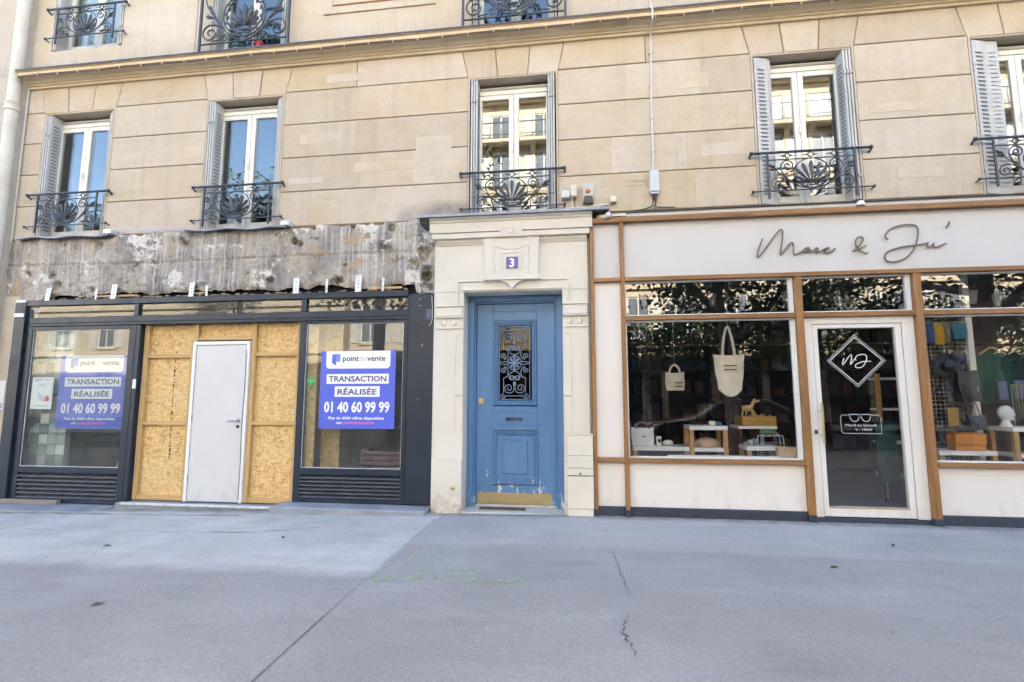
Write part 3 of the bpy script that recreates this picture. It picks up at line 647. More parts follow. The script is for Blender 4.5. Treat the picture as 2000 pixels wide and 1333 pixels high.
# flower pots behind the railing
def pot(x, y, z, r, h, m, label, plant=None):
    t = empty('flower_pot', (x, y, z), label, 'flower pot')
    o = MB().lathe([(r * .7, 0), (r * .95, h * .8), (r * 1.05, h * .8), (r * 1.05, h), (r * .9, h), (r * .85, h * .9)], (0, 0, 0), 14).build('pot', m, t, True)
    if plant:
        lf = MB()
        for i in range(90):
            a = random.uniform(0, 6.28); e = random.uniform(.2, 1.4); L = random.uniform(.06, .2); b = Vector((random.uniform(-r, r) * .6, random.uniform(-r, r) * .6, h * .9)); d = Vector((math.cos(a) * math.cos(e), math.sin(a) * math.cos(e), math.sin(e)))
            p = b + d * L; sd_ = d.cross(Vector((0, 0, 1))).normalized() * .014; lf.add([p - sd_, p + d * .03, p + sd_, p - d * .03], [(0, 1, 2, 3)])
        lf.build('foliage', plant, t, fix=False)
    return t
M['terracotta'] = plain('terracotta', (.42, .15, .07), .8, .15, 6, .1, 40); M['redpot'] = plain('red_glazed_pot', (.50, .05, .04), .3, .1, 6, 0); M['tealpot'] = plain('teal_glazed_pot', (.07, .17, .18), .35, .15, 6, 0); M['plantgreen'] = plain('pot_plant_leaf', (.06, .11, .03), .5, .4, 8, 0)
pot(-4.62, .06, 6.435, .075, .17, M['redpot'], 'small red pot with orange rim behind the upper iron railing', M['plantgreen'])
pot(-4.93, .07, 6.435, .12, .13, M['tealpot'], 'dark teal bowl on the ledge behind the upper iron railing', M['plantgreen'])
pot(-5.12, .05, 6.435, .06, .10, M['white'], 'small white pot beside the dark teal bowl on the ledge')

# ---------------------------------------------------------------- lettering
def text(body, x0, x1, zb, cap, y, m, parent, name='lettering', bold=0.0, shear=0.0):
    cu = bpy.data.curves.new(name, 'FONT'); cu.body = body; cu.size = 1.0; cu.extrude = 0.0; cu.offset = bold; cu.shear = shear; cu.resolution_u = 2
    to = bpy.data.objects.new('tmp', cu); col.objects.link(to); bpy.context.view_layer.update()
    me = bpy.data.meshes.new_from_object(to.evaluated_get(bpy.context.evaluated_depsgraph_get())); bpy.data.objects.remove(to)
    xs_ = [v.co.x for v in me.vertices]; a, b = min(xs_), max(xs_); k = cap / .72; kx = (x1 - x0) / (b - a)
    for v in me.vertices: v.co = (x0 + (v.co.x - a) * kx, y, zb + v.co.y * k)
    me.materials.clear(); me.materials.append(m); me.name = name
    o = bpy.data.objects.new(name, me); col.objects.link(o); o.parent = parent
    # face towards the street
    bm = bmesh.new(); bm.from_mesh(me)
    for f in bm.faces:
        if f.normal.y > 0: f.normal_flip()
    bm.to_mesh(me); bm.free(); return o
def flat(name, m, poly, y, parent): return MB().add([(x, y, z) for x, z in poly], [tuple(range(len(poly)))]).build(name, m, parent, fix=False)
def solid(name, c, rough=.5): return plain(name, c, rough, .03, 3, 0)

# ================================================================ left neighbour and downpipe
nb = empty('neighbour_building', (-11.5, 0, 0), 'pale rendered neighbouring building at the left edge beyond the downpipe', 'building')
part(MB().box(-40, -8.445, .02, 11, -.4, 19).build('wall', M['neighbour']), nb)
part(MB().box(-8.72, -8.655, -.055, -.02, -.4, 17).build('corner_strip', M['pipe']), nb)
nr = empty('neighbour_building', (20, 0, 0), 'plain stone mass added out of frame right of the boutique to block the sun', 'building')  # unseen building added to continue the row and keep sun off the street
part(MB().box(7.26, 48, .0, 11, -.4, 19).build('wall', M['neighbour']), nr); part(MB().box(7.26, 48, -.2, -.001, 6.2, 6.4).build('cornice', M['cornice']), nr)
dp = empty('downpipe', (-8.51, -.14, -.13), 'cream cast iron downpipe running up the left end of the facade', 'downpipe')
part(MB().tube([(-8.51, -.14, z) for z in (-.1, 4, 9, 18.9)], .082, 14).build('pipe', M['pipe'], None, True), dp)
for z in (2.1, 5.72, 8.9): part(MB().lathe([(.086, 0), (.098, .01), (.098, .05), (.09, .06), (.09, .1), (.098, .11), (.098, .14), (.086, .15)], (-8.51, -.14, z), 14).build('collar', M['pipe'], None, True), dp)
part(MB().tube([(-8.405, -.03, z) for z in (3.7, 4.6, 5.5, 6.18)] + [(-8.40, -.12, 6.24), (-8.39, -.20, 6.25)], .011, 5).build('conduit', M['conduit'], None, True), dp)

# ================================================================ stripped masonry above the vacant shop (belongs to the building)
def fbm(x, z, s, o=0): return noise.fractal(Vector((x * s + o, z * s, o * 1.7)), .8, 2.0, 5)
holes = [(-6.93, 3.60, .05), (-5.60, 3.60, .055), (-5.52, 3.56, .05), (-3.87, 3.53, .06), (-3.79, 3.48, .05), (-3.60, 3.71, .035), (-3.02, 3.72, .035), (-2.80, 3.55, .04), (-2.46, 3.65, .05), (-3.12, 3.16, .03), (-7.66, 3.13, .07), (-7.55, 3.0, .07), (-4.2, 2.98, .05), (-3.2, 2.96, .06), (-4.0, 3.3, .02), (-6.0, 3.3, .02), (-5.0, 3.30, .02), (-2.0, 3.28, .09), (-2.15, 3.15, .07), (-1.95, 2.98, .07), (-5.22, 2.94, .05), (-5.45, 3.68, .03), (-8.1, 3.2, .05), (-6.3, 3.28, .03), (-7.0, 2.93, .05), (-4.55, 3.1, .02)]
x0, x1, nx, nz = XL, -1.845, 300, 48
v = []; f = []
for i in range(nx + 1):
    x = x0 + (x1 - x0) * i / nx
    zb_ = 2.862 + .045 * fbm(x, 0, 1.6, 3) + .02 * fbm(x, 0, 7, 5)
    if x < -7.75: zb_ -= .30 * min(1, (-7.75 - x) / .12)
    if x > -2.12: zb_ -= .12
    zt_ = 3.755 + .022 * fbm(x, 0, 2.2, 9) + .012 * fbm(x, 0, 9, 2)
    for j in range(nz + 1):
        t = j / nz; z = zb_ + (zt_ - zb_) * t
        y = .004 + .016 * fbm(x, z, 2.2) + .012 * fbm(x, z, 8, 4) + .007 * fbm(x, z, 26, 7)
        pl = fbm(x, z * 1.2, 1.5, 21)
        if pl > .18: y -= .012
        jz = 3.31 + .012 * math.sin(x * 1.3)
        if abs(z - jz) < .014: y += .016
        for jx in (-7.0, -5.95, -4.9, -3.62, -2.6):
            if abs(x - jx - .01 * math.sin(z * 9)) < .012: y += .013
        for hx, hz, hr in holes:
            d = math.hypot((x - hx), (z - hz)) / (hr * (1 + .5 * fbm(x, z, 14, 11)))
            if d < 1: y += min(.10, hr * 1.7) * (1 - d * d) ** .6
        e = min(t, 1 - t)
        if e < .09: y += .035 * (1 - e / .09) ** 2 * (.6 + fbm(x, z, 9, 15))
        if x > -2.25: y += .05 * max(0, fbm(x, z, 3.2, 30)) * (x + 2.25) / .4
        v.append((x, y, z))
for i in range(nx):
    for j in range(nz): a = i * (nz + 1) + j; f.append((a, a + nz + 1, a + nz + 2, a + 1))
MB().add(v, f).build('stripped_beam', M['damaged'], bld, 'all', fix=False)
rb = MB()
for i in range(120):                                       # rubble lying in the slot above the shopfront
    x = random.uniform(-7.7, -2.2); s = random.uniform(.006, .024); rb.ball((x, random.uniform(-.02, .05), 2.797 + s * .5), s, 6, 4, random.uniform(.8, 2.4), 1, .7)
tag(rb.build('rubble', M['rubble'], bld), kind='stuff')
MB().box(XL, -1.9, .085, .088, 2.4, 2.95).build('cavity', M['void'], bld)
for a, b, z in ((-6.9, -6.25, 2.835), (-5.35, -5.2, 2.84), (-2.75, -2.3, 2.838)): MB().box(a, b, .0, .06, z - .016, z + .012).build('lath', M['pine_x'], bld)
# metal drip sheets under the two left windows
for c in WC[:2]:
    o = MB(); n = 16; v = []
    for i in range(n + 1):
        x = c - .80 + 1.58 * i / n; w_ = .010 * math.sin(i * .9 + c) - .010 * (i / n)
        v += [(x, .10, 3.775), (x, -.085, 3.742 + w_), (x, -.09, 3.722 + w_ * 1.4), (x, .10, 3.76)]
    o.add(v, [(4 * i + q, 4 * i + (q + 1) % 4, 4 * i + 4 + (q + 1) % 4, 4 * i + 4 + q) for i in range(n) for q in range(4)])
    o.build('drip_sheet', M['zinc'], bld)
    MB().cbox(c + .70, c + .83, -.10, .05, 3.735, 3.80, .006).build('sheet_end', M['galv'], bld)
MB().box(WC[0] + .84, WC[1] - .82, -.004, .03, 3.775, 3.815).build('blue_strip', solid('faded_mauve_strip', (.42, .40, .44)), bld) if True else None

# ================================================================ vacant shopfront
vs_ = empty('vacant_shopfront', (-5, 0, 0), 'dark charcoal blue aluminium front of the vacant shop with boarded doorway', 'shopfront')
def P(o): return part(o, vs_)
N_ = M['navy']
P(box('post', N_, None, -8.17, -7.99, -.06, .02, -.14, 2.752)); P(box('post', N_, None, -7.988, -7.91, -.02, .06, -.1, 2.66)); P(box('post', N_, None, -6.172, -6.105, -.035, .10, -.08, 2.40))
P(box('cover_plate', M['galv'], None, -8.165, -7.995, -.068, -.062, 2.545, 2.60, c=.002)); P(box('cover_plate', M['galv'], None, -8.16, -7.99, -.07, -.0, 2.753, 2.80, c=.008))
P(box('top_rail', N_, None, -7.99, -2.192, -.05, .05, 2.705, 2.788)); P(box('transom_rail', N_, None, -7.908, -2.192, -.05, .05, 2.40, 2.528)); P(box('transom_lip', N_, None, -7.908, -2.192, -.062, -.051, 2.44, 2.452, c=.003))
for x in (-6.19, -3.655): P(box('mullion', N_, None, x - .038, x + .038, -.045, .04, 2.529, 2.704))
for a, b in ((-7.985, -6.229), (-6.151, -3.694), (-3.616, -2.195)): P(MB().box(a, b, -.012, -.004, 2.53, 2.703).build('pane', M['glass_dirty']))
P(box('pillar', N_, None, -2.19, -1.832, -.055, .06, .035, 2.735, c=.012)); P(box('pillar_seam', M['black'], None, -2.196, -2.188, -.05, .04, .05, 2.70, c=0))
def shop_window(x0, x1, z0, z1, zl, g0, g1):
    wroot = MB(); wroot.cbox(x0, g0, -.035, .05, z0, 2.399, .005); wroot.cbox(g1, x1, -.035, .05, z0, 2.399, .005); wroot.cbox(g0, g1, -.035, .05, z1, 2.399, .005); wroot.cbox(g0, g1, -.035, .05, zl - .085, zl, .005); wroot.cbox(g0, g1, -.03, .045, z0, z0 + .05, .004)
    wf = P(wroot.build('window', N_)); q = lambda o: part_sub(o, wf)
    part_sub(MB().box(g0 - .004, g1 + .004, -.010, -.002, zl - .004, z1 + .004).build('pane', M['glass_dirty']), wf)
    part_sub(MB().frame(g0, g1, zl, z1, .008, -.02, -.0105, .001).build('bead', M['galv']), wf)
    part_sub(MB().box(g0, g1, .030, .044, z0 + .05, zl - .085).build('backing', M['black']), wf)
    n = 6; za, zb2 = z0 + .055, zl - .09; hh = (zb2 - za) / n
    for i in range(n): part_sub(MB().prof([(-.032, za + i * hh + .004), (-.026, za + i * hh + .002), (.018, za + i * hh + hh * .74), (.018, za + i * hh + hh * .86), (-.03, za + i * hh + .020)], g0 - .003, g1 + .003).build('louvre_slat', M['louvre']), wf)
    return wf
def part_sub(o, p):
    o.parent = p; return o
for a in ((-7.908, -6.174, -.075, 2.345, .412, -7.86, -6.282), (-3.705, -2.198, .03, 2.36, .463, -3.61, -2.252)):
    wf = shop_window(*a); wf.location = (5, 0, 0)
    for ch in wf.children: pass
P(box('threshold', M['bluestone'], None, -6.2, -3.6, -.12, .34, -.16, -.03, c=.012)); P(box('threshold_bar', M['galv'], None, -6.10, -3.72, -.14, -.10, -.05, -.022, c=.004))
# wiring, torn sticker and scars on the pillar
P(MB().tube(catmull([(-1.93, -.06, 2.70), (-2.03, -.063, 2.66), (-2.10, -.064, 2.56), (-2.11, -.066, 2.46), (-2.06, -.064, 2.38), (-2.02, -.06, 2.34)], 4), .0026, 5).build('wire', plain('grey_wire', (.16, .17, .18), .6), None, True))
P(MB().tube(catmull([(-1.87, -.062, 2.70), (-1.86, -.07, 2.6), (-1.85, -.075, 2.42), (-1.87, -.075, 2.33), (-1.91, -.065, 2.30)], 4), .004, 5).build('wire', M['conduit'], None, True))
P(box('junction_box', plain('mauve_scuffed_box', (.085, .085, .15), .5, .4, 16, .3, 40), None, -1.94, -1.845, -.075, -.057, 2.375, 2.52, c=.006))
for x, z, a, b in ((-2.03, 2.655, .008, .016), (-2.025, 2.57, .03, .004), (-1.99, 2.05, .004, .035), (-2.04, 1.35, .003, .02)): P(box('paint_scar', M['white'], None, x - a / 2, x + a / 2, -.0585, -.0555, z - b / 2, z + b / 2, c=0))
# sill slabs
s1 = MB().hprism([(-9.4, -.44), (-6.55, -.44), (-6.35, -.36), (-6.21, -.05), (-6.21, .1), (-9.4, .1)], -.22, -.085).build('stone_step', M['bluestone']); tag(s1, 'long blue-grey stone step with chamfered corner under the left shop window', 'step')
s2 = MB().cbox(-3.83, -1.835, -.33, .1, -.12, .026, .012).build('stone_step', M['bluestone']); tag(s2, 'grey stone slab step under the right vacant shop window', 'step')
bt = MB().cbox(-8.02, -7.1, -.12, -.05, -.084, -.03, .004).build('loose_plank', wood('weathered_grey_plank', (.30, .25, .22), 'x', .75, .8)); tag(bt, 'weathered plank lying along the foot of the left shop louvres', 'plank')

# boarded doorway: strand board, battens and a white site door
ob = empty('board_hoarding', (-5, .085, 0), 'yellow strand board hoarding with pine battens closing the vacant shop doorway', 'hoarding')
def O(o): return part(o, ob)
O(box('board', M['osb'], None, -6.30, -5.318, .085, .103, -.02, 2.46, c=.002)); O(box('board', M['osb'], None, -4.42, -3.5, .085, .103, -.02, 2.46, c=.002)); O(box('board', M['osb'], None, -5.316, -4.422, .085, .103, 2.165, 2.46, c=.002))
for a in ((-5.316, -5.262, 2.15, 2.42), (-4.446, -4.381, -.015, 2.42), (-6.098, -6.03, -.015, 2.42), (-5.362, -5.304, -.015, 2.148), (-3.772, -3.71, -.015, 2.42)): O(box('stud', M['pine_z'], None, a[0], a[1], .032, .084, a[2], a[3]))
for z in (1.93, .995):
    O(box('batten', M['pine_x'], None, -6.028, -5.364, .037, .084, z, z + .05)); O(box('batten', M['pine_x'], None, -4.380, -3.774, .037, .084, z + .01, z + .06))
O(box('batten', M['pine_x'], None, -5.260, -4.448, .037, .084, 2.17, 2.22)); O(box('batten', M['pine_x'], None, -6.028, -5.364, .037, .084, -.015, .045)); O(box('batten', M['pine_x'], None, -4.380, -3.774, .037, .084, -.015, .045))
ink = solid('black_stencil_ink', (.05, .035, .02), .8)
pr = MB(); z = 2.02
while z > .32:
    h = random.choice((.012, .02, .03, .05)); wd = random.uniform(.012, .026)
    if random.random() < .72: pr.add([(-5.62 - wd / 2 + .01 * math.sin(z * 3), .0835, z), (-5.62 + wd / 2 + .01 * math.sin(z * 3), .0835, z), (-5.62 + wd / 2 + .01 * math.sin(z * 3), .0835, z - h), (-5.62 - wd / 2 + .01 * math.sin(z * 3), .0835, z - h)], [(0, 1, 2, 3)])
    z -= h + random.uniform(.008, .03)
tag(O(pr.build('stencil_print', ink, None, fix=False)), kind='stuff')
wd_ = empty('site_door', (-5, .03, 0), 'plain white flush door with lever handle in the strand board hoarding', 'door')
def W(o): return part(o, wd_)
k = NT('grey_white_door_lacquer'); xyz = k.n('ShaderNodeSeparateXYZ'); k.l(k.pos, xyz.inputs[0])
bb = k.mix(k.noise(1.3, 4), (.58, .575, .56), (.635, .63, .62)); lowm = k.math('MULTIPLY', k.ramp(xyz.outputs[2], [(.0, .8), (.5, .12)]), k.ramp(k.noise(6, 5, .75, k.map((1, 1, .5))), [(.5, 0.0), (.72, .8)])); bb = k.mix(lowm, bb, (.42, .39, .36))
bb = k.mix(k.ramp(k.noise(1.0, 5, .7, k.map((22, 3, 2.0))), [(.66, 0.0), (.74, .25)]), bb, (.46, .45, .45)); k.set(bb, k.ramp(k.noise(3, 4), [(.3, .28), (.7, .5)]), 0, .5); k.bump(k.noise(3, 3), .05, .01); wh = k.m
fr = MB(); fr.cbox(-5.302, -5.256, .004, .07, -.02, 2.148, .004); fr.cbox(-4.492, -4.448, .004, .07, -.02, 2.148, .004); fr.cbox(-5.256, -4.492, .004, .07, 2.10, 2.148, .004)
W(fr.build('door_frame', M['white'])); W(box('leaf', wh, None, -5.250, -4.498, .016, .056, -.012, 2.094, c=.003)); W(box('gap', M['black'], None, -5.255, -4.493, .040, .045, -.012, 2.099, c=0))
W(MB().tube([(-4.562, .014, 1.065), (-4.562, -.031, 1.065), (-4.582, -.038, 1.066), (-4.690, -.038, 1.06)], .0105, 8).build('handle', M['steel'], None, True))
W(MB().tube([(-4.562, .009, 1.065), (-4.562, .017, 1.065)], .026, 14).build('rose', M['steel'], None, True)); W(MB().tube([(-4.562, .009, .985), (-4.562, .017, .985)], .022, 14).build('keyhole', M['black'], None, True))
for z in (1.83, 1.1, .29): W(MB().tube([(-5.256, .012, z - .04), (-5.256, .012, z + .04)], .009, 8).build('hinge', M['steel'], None, True))
W(MB().tube([(-4.490 + .006 * math.sin(z * 5), .0, z + .03) for z in [i * .1 for i in range(0, 21)]], .004, 5).build('cable', M['kick'], None, True))

# galvanised brackets left standing above the shopfront
for i, (x, wdt, h, lean) in enumerate(((-7.66, .075, .185, .02), (-6.86, .03, .15, .01), (-6.58, .085, .21, .015), (-5.35, .075, .205, .01), (-5.11, .032, .155, -.01), (-3.78, .085, .215, .0), (-3.34, .032, .19, .0), (-2.89, .085, .23, .0), (-2.55, .030, .185, .01))):
    o = MB().add([(x - wdt / 2, -.052, 2.78), (x + wdt / 2, -.052, 2.78), (x + wdt / 2 + lean, -.046, 2.78 + h), (x - wdt / 2 + lean, -.046, 2.78 + h), (x - wdt / 2, -.048, 2.78), (x + wdt / 2, -.048, 2.78), (x + wdt / 2 + lean, -.042, 2.78 + h), (x - wdt / 2 + lean, -.042, 2.78 + h)],
        [(0, 1, 2, 3), (4, 7, 6, 5), (0, 4, 5, 1), (1, 5, 6, 2), (2, 6, 7, 3), (3, 7, 4, 0)]).build('metal_bracket', M['galv'])
    size = 'wide' if wdt > .05 else 'narrow'
    order = ['leftmost', 'second from left', 'third from left', 'fourth from left', 'fifth from left', 'fourth from right', 'third from right', 'second from right', 'rightmost'][i]
    tag(o, f'{size} galvanised metal strip above the vacant shopfront, {order} of the row', 'bracket', 'metal strips left above the shopfront')
    for k in range(3 if wdt > .05 else 1): MB().tube([(x + lean * .7, -.0535, 2.84 + k * .05), (x + lean * .7, -.0515, 2.84 + k * .05)], .007, 6).build('bolt_hole', M['black'], o)

# estate agent posters
pb = solid('poster_blue', (.085, .125, .60), .35); pw = solid('poster_white', (.80, .80, .82), .4); pt = solid('poster_text_violet', (.075, .07, .20), .5); pk = solid('poster_text_dark', (.05, .05, .07), .5); pg = solid('poster_text_grey', (.55, .55, .58), .5); pp = solid('poster_pink', (.80, .13, .42), .5); pl = solid('poster_logo_light', (.17, .25, .75), .5)
def poster(x0, x1, z0, z1, y, label):
    W_, H_ = x1 - x0, z1 - z0
    root = MB().box(x0, x1, y, y + .003, z0, z1).build('estate_agent_poster', pb); tag(root, label, 'poster', 'estate agent posters on the vacant shop windows')
    X = lambda u: x0 + W_ * u; Z = lambda q: z0 + H_ * q
    def rect(u0, u1, v0, v1, m, d, nm='panel'): return flat(nm, m, [(X(u0), Z(v0)), (X(u1), Z(v0)), (X(u1), Z(v1)), (X(u0), Z(v1))], y - d, root)
    rr = .05; arc = [(X(.07), Z(1 - .002)), (X(.07), Z(.77 + rr))] + [(X(.07 + rr - rr * math.cos(a)), Z(.77 + rr - rr * math.sin(a))) for a in [math.pi / 2 * i / 6 for i in range(7)]] + [(X(.93 - rr + rr * math.sin(a)), Z(.77 + rr - rr * math.cos(a))) for a in [math.pi / 2 * i / 6 for i in range(7)]] + [(X(.93), Z(1 - .002))]
    flat('panel', pw, arc, y - .0012, root)
    flat('logo', pl, [(X(.15), Z(.96)), (X(.26), Z(.96)), (X(.26), Z(.86)), (X(.205), Z(.86)), (X(.205), Z(.81)), (X(.15), Z(.845))], y - .0024, root)
    flat('logo', pb, [(X(.15), Z(.945)), (X(.205), Z(.96)), (X(.205), Z(.81)), (X(.15), Z(.845))], y - .0034, root)
    text('point', X(.295), X(.51), Z(.868), H_ * .072, y - .0024, pk, root, bold=.018); text('de', X(.522), X(.61), Z(.868), H_ * .072, y - .0024, pg, root, bold=.0); text('vente', X(.62), X(.865), Z(.868), H_ * .072, y - .0024, pk, root, bold=.018)
    rect(.085, .915, .573, .70, pw, .0012); text('TRANSACTION', X(.115), X(.885), Z(.603), H_ * .072, y - .0024, pt, root, bold=.025)
    rect(.20, .80, .405, .54, pw, .0012); text('RÉALISÉE', X(.24), X(.76), Z(.435), H_ * .072, y - .0024, pt, root, bold=.025)
    text('01 40 60 99 99', X(.065), X(.935), Z(.212), H_ * .132, y - .0012, pw, root, bold=.035)
    text('Plus de 4000 offres disponibles', X(.125), X(.865), Z(.118), H_ * .034, y - .0012, pw, root, bold=.03)
    text('sur', X(.24), X(.315), Z(.06), H_ * .034, y - .0012, pw, root, bold=.03); text('pointdevente.fr', X(.335), X(.74), Z(.06), H_ * .034, y - .0012, pp, root, bold=.03)
    return root
poster(-3.388, -2.353, .972, 1.99, -.0175, 'bright blue TRANSACTION RÉALISÉE poster on the glass right of the boarded doorway')
poster(-7.378, -6.287, .940, 1.972, .004, 'TRANSACTION RÉALISÉE poster behind reflecting glass left of the boarded doorway')
sp = MB().box(-7.82, -7.47, .004, .006, 1.21, 1.665).build('small_notice', pw); tag(sp, 'small white notice with faint print and a red figure in the left shop window', 'notice')
pi = solid('notice_faint_ink', (.42, .42, .55), .6); pred = solid('notice_red', (.60, .06, .08), .6)
for z, a, b in ((1.625, -7.77, -7.66), (1.605, -7.77, -7.70), (1.625, -7.62, -7.52), (1.56, -7.71, -7.58), (1.53, -7.74, -7.6), (1.25, -7.75, -7.52)): MB().box(a, b, .0025, .0035, z, z + .012).build('print', pi, sp)
for x, z, h in ((-7.70, 1.33, .12), (-7.66, 1.33, .09), (-7.62, 1.33, .07)): MB().box(x, x + .018, .0025, .0035, z, z + h).build('print', pi, sp)
MB().ball((-7.55, .003, 1.36), .035, 8, 5, 1, .03, 1.2).build('print', pred, sp); MB().box(-7.60, -7.51, .002, .0035, 1.33, 1.345).build('print', pred, sp)
st = MB().box(-6.16, -6.107, -.039, -.036, 1.50, 1.63).build('sticker', solid('pale_blue_sticker', (.62, .70, .74))); tag(st, 'small pale blue sticker on the dark post beside the boarded doorway', 'sticker')
gc = MB().box(-3.535, -3.495, -.0225, -.0205, 1.535, 1.655); gc.box(-3.575, -3.5352, -.0225, -.0205, 1.577, 1.613); gc.box(-3.4948, -3.455, -.0225, -.0205, 1.577, 1.613)
gc = gc.build('pharmacy_cross', solid('green_cross', (.05, .42, .12))); tag(gc, 'small green cross sticker on the glass left of the bright blue poster', 'sticker')

fl = MB().box(-8.43, -8.262, -.006, -.003, 1.20, 1.62).build('flyer', pw); tag(fl, 'white flyer with a grey printed foot pasted on the pier at the left edge', 'flyer')
MB().box(-8.42, -8.27, -.008, -.0065, 1.22, 1.30).build('print', pi, fl)
# inside the vacant shop
tag(MB().box(-8.19, -2.15, .35, 8, -.12, -.05).build('vacant_shop_floor', plain('dusty_concrete', (.30, .29, .27), .9, .2, 2)), kind='structure')
wl = MB().box(-8.19, -8.10, .09, 8, -.05, 3.3).build('vacant_shop_side_wall', M['room']); tag(wl, kind='structure')
tag(MB().box(-8.1, -2.16, 5.0, 5.1, -.05, 3.3).build('vacant_shop_back_wall', plain('grey_bare_wall', (.22, .22, .20), .9, .3, 1.2, .2)), kind='structure')
tw = MB().box(-8.095, -7.36, .16, .24, -.05, 2.38).build('tiled_partition', plain('tile_grout', (.35, .37, .36), .9)); tag(tw, 'old grey green tiled partition inside the vacant shop', 'partition')
tm = [plain('tile_%s' % n, c, .2, .06, 5, 0) for n, c in (('grey', (.36, .40, .39)), ('dark', (.17, .20, .20)), ('pale', (.58, .60, .57)), ('sage', (.27, .33, .30)))]
tile = {}
for i in range(5):
    for j in range(16):
        kx = random.choices((0, 1, 2, 3), (4, 3, 2, 3))[0]
        if kx not in tile:
            o = MB().cbox(-.071, .071, -.006, .004, -.071, .071, .004).build('tile', tm[kx], tw); tile[kx] = o
        else: o = tile[kx].copy(); col.objects.link(o)
        o.parent = tw; o.location = (-8.02 + i * .147, .154, .04 + j * .147)
pk_ = MB().add([(-7.05, .5, -.05), (-6.93, .5, -.05), (-6.80, 1.0, 1.2), (-6.92, 1.0, 1.2), (-7.05, .53, -.05), (-6.93, .53, -.05), (-6.80, 1.03, 1.2), (-6.92, 1.03, 1.2)], [(0, 1, 2, 3), (4, 7, 6, 5), (0, 4, 5, 1), (1, 5, 6, 2), (2, 6, 7, 3), (3, 7, 4, 0)]).build('leaning_plank', M['pine_z']); tag(pk_, 'pale plank leaning inside the left vacant shop window', 'plank')
rp = MB().box(-3.545, -3.28, .36, .385, -.05, 2.5).build('timber_panel', M['osb']); tag(rp, 'upright strand board strip standing behind the right vacant shop window', 'board')
pkp = MB().box(-4.1, -3.56, .60, .62, -.05, 2.6).build('salmon_panel', plain('salmon_painted_board', (.50, .26, .22), .6, .1, 2)); tag(pkp, 'salmon pink panel seen behind the right vacant shop window', 'panel')
cr = empty('plastic_crate', (-2.65, .5, -.05), 'dark red slatted crate at the foot of the right vacant shop window', 'crate')
rm = plain('dull_red_plastic', (.15, .06, .055), .5, .15, 5)
for i in range(4): part(MB().cbox(-2.95, -2.36, .32, .34, .40 + i * .07, .445 + i * .07, .004).build('slat', rm), cr)
for x in (-2.95, -2.38): part(MB().cbox(x, x + .03, .341, .70, .38, .67, .004).build('end_panel', rm), cr)
part(MB().cbox(-2.98, -2.33, .345, .72, -.05, .379, .004).build('stand', M['darkwood']), cr)

# ================================================================ doorway surround and blue door
ds = empty('entrance_surround', (-.8, -.12, 0), 'cream moulded plaster door surround with cornice and plaque', 'door surround')
def D_(o): return part(o, ds)
S_ = M['surround']; WP = M['worn_plaster']
for x0, x1, in_, s in ((-1.80, -1.428, -1.428, 1), (-.172, .148, -.172, -1)):
    D_(box('pilaster', S_, None, x0, x1, -.12, .26, .612, 2.72, c=.004)); D_(box('plinth', WP, None, x0 - (.0 if s < 0 else .012), x1 + (.004 if s < 0 else -.0), -.155, .262, -.06, .611, c=.006))
    D_(box('capital', S_, None, x0 + .012, x1 - .012, -.150, -.11, 2.405, 2.525, c=.008)); D_(box('capital_band', S_, None, x0 + .004, x1 - .004, -.162, -.11, 2.527, 2.545, c=.004)); D_(box('capital_band', S_, None, x0 + .004, x1 - .004, -.157, -.11, 2.385, 2.402, c=.004)); D_(box('capital_band', S_, None, x0 + .008, x1 - .008, -.140, -.11, 2.245, 2.262, c=.004))
    for q in (.30, .68): D_(MB().ball((x0 + (x1 - x0) * q, -.122, 2.315), .034, 10, 6, 1, .55, 1).build('boss', S_, None, True))
    cxp = in_ - s * .055; n = 10
    nich = [(cxp - .045, .95), (cxp + .045, .95), (cxp + .045, 2.12)] + [(cxp + .045 * math.cos(a), 2.12 + .05 * math.sin(a)) for a in [math.pi * i / n for i in range(1, n)]] + [(cxp - .045, 2.12)]
    D_(MB().tube([(x, -.121, z) for x, z in nich], .008, 5, True).build('niche_moulding', S_, None, True))
    D_(box('bracket_block', S_, None, cxp - .05, cxp + .05, -.135, -.11, 1.40, 1.62, c=.008))
D_(box('return_strip', WP, None, -1.835, -1.802, -.07, .2, -.06, 3.40)); D_(box('return_strip', S_, None, .150, .176, -.06, .2, .0, 3.4))
D_(box('frieze', S_, None, -1.80, .148, -.12, .02, 2.722, 3.36, c=.004))
D_(MB().frame(-1.512, -.085, 2.02, 2.865, .018, -.134, -.11).build('architrave', S_)) if False else None
for a in ((-1.515, -1.495, -.138, -.118, 2.55, 2.866), (-.108, -.088, -.138, -.118, 2.55, 2.866), (-1.494, -.109, -.138, -.118, 2.846, 2.866), (-1.43, -.17, -.132, -.118, 2.735, 2.752)): D_(box('architrave', S_, None, *a, c=.004))
D_(MB().prof([(-.118, 3.335), (-.13, 3.335), (-.145, 3.36), (-.16, 3.372), (-.16, 3.405), (-.10, 3.405), (-.10, 3.335)], -1.79, .14).build('bed_moulding', S_))
D_(box('crown', S_, None, -1.845, .175, -.205, .02, 3.406, 3.478, c=.005)); D_(MB().prof([(-.225, 3.48), (-.23, 3.60), (-.245, 3.612), (-.245, 3.63), (-.265, 3.645), (-.28, 3.662), (.02, 3.662), (.02, 3.48)], -1.865, .21).build('crown', S_))
D_(MB().prof([(-.315, 3.664), (-.305, 3.70), (.02, 3.745), (.02, 3.735), (-.30, 3.664)], -2.02, .42).build('zinc_cover', M['zinc'], None)); D_(MB().prof([(-.26, 3.60), (-.29, 3.662), (.0, 3.662), (.0, 3.60)], -1.985, -1.868).build('bracket_end', M['lead'], None))
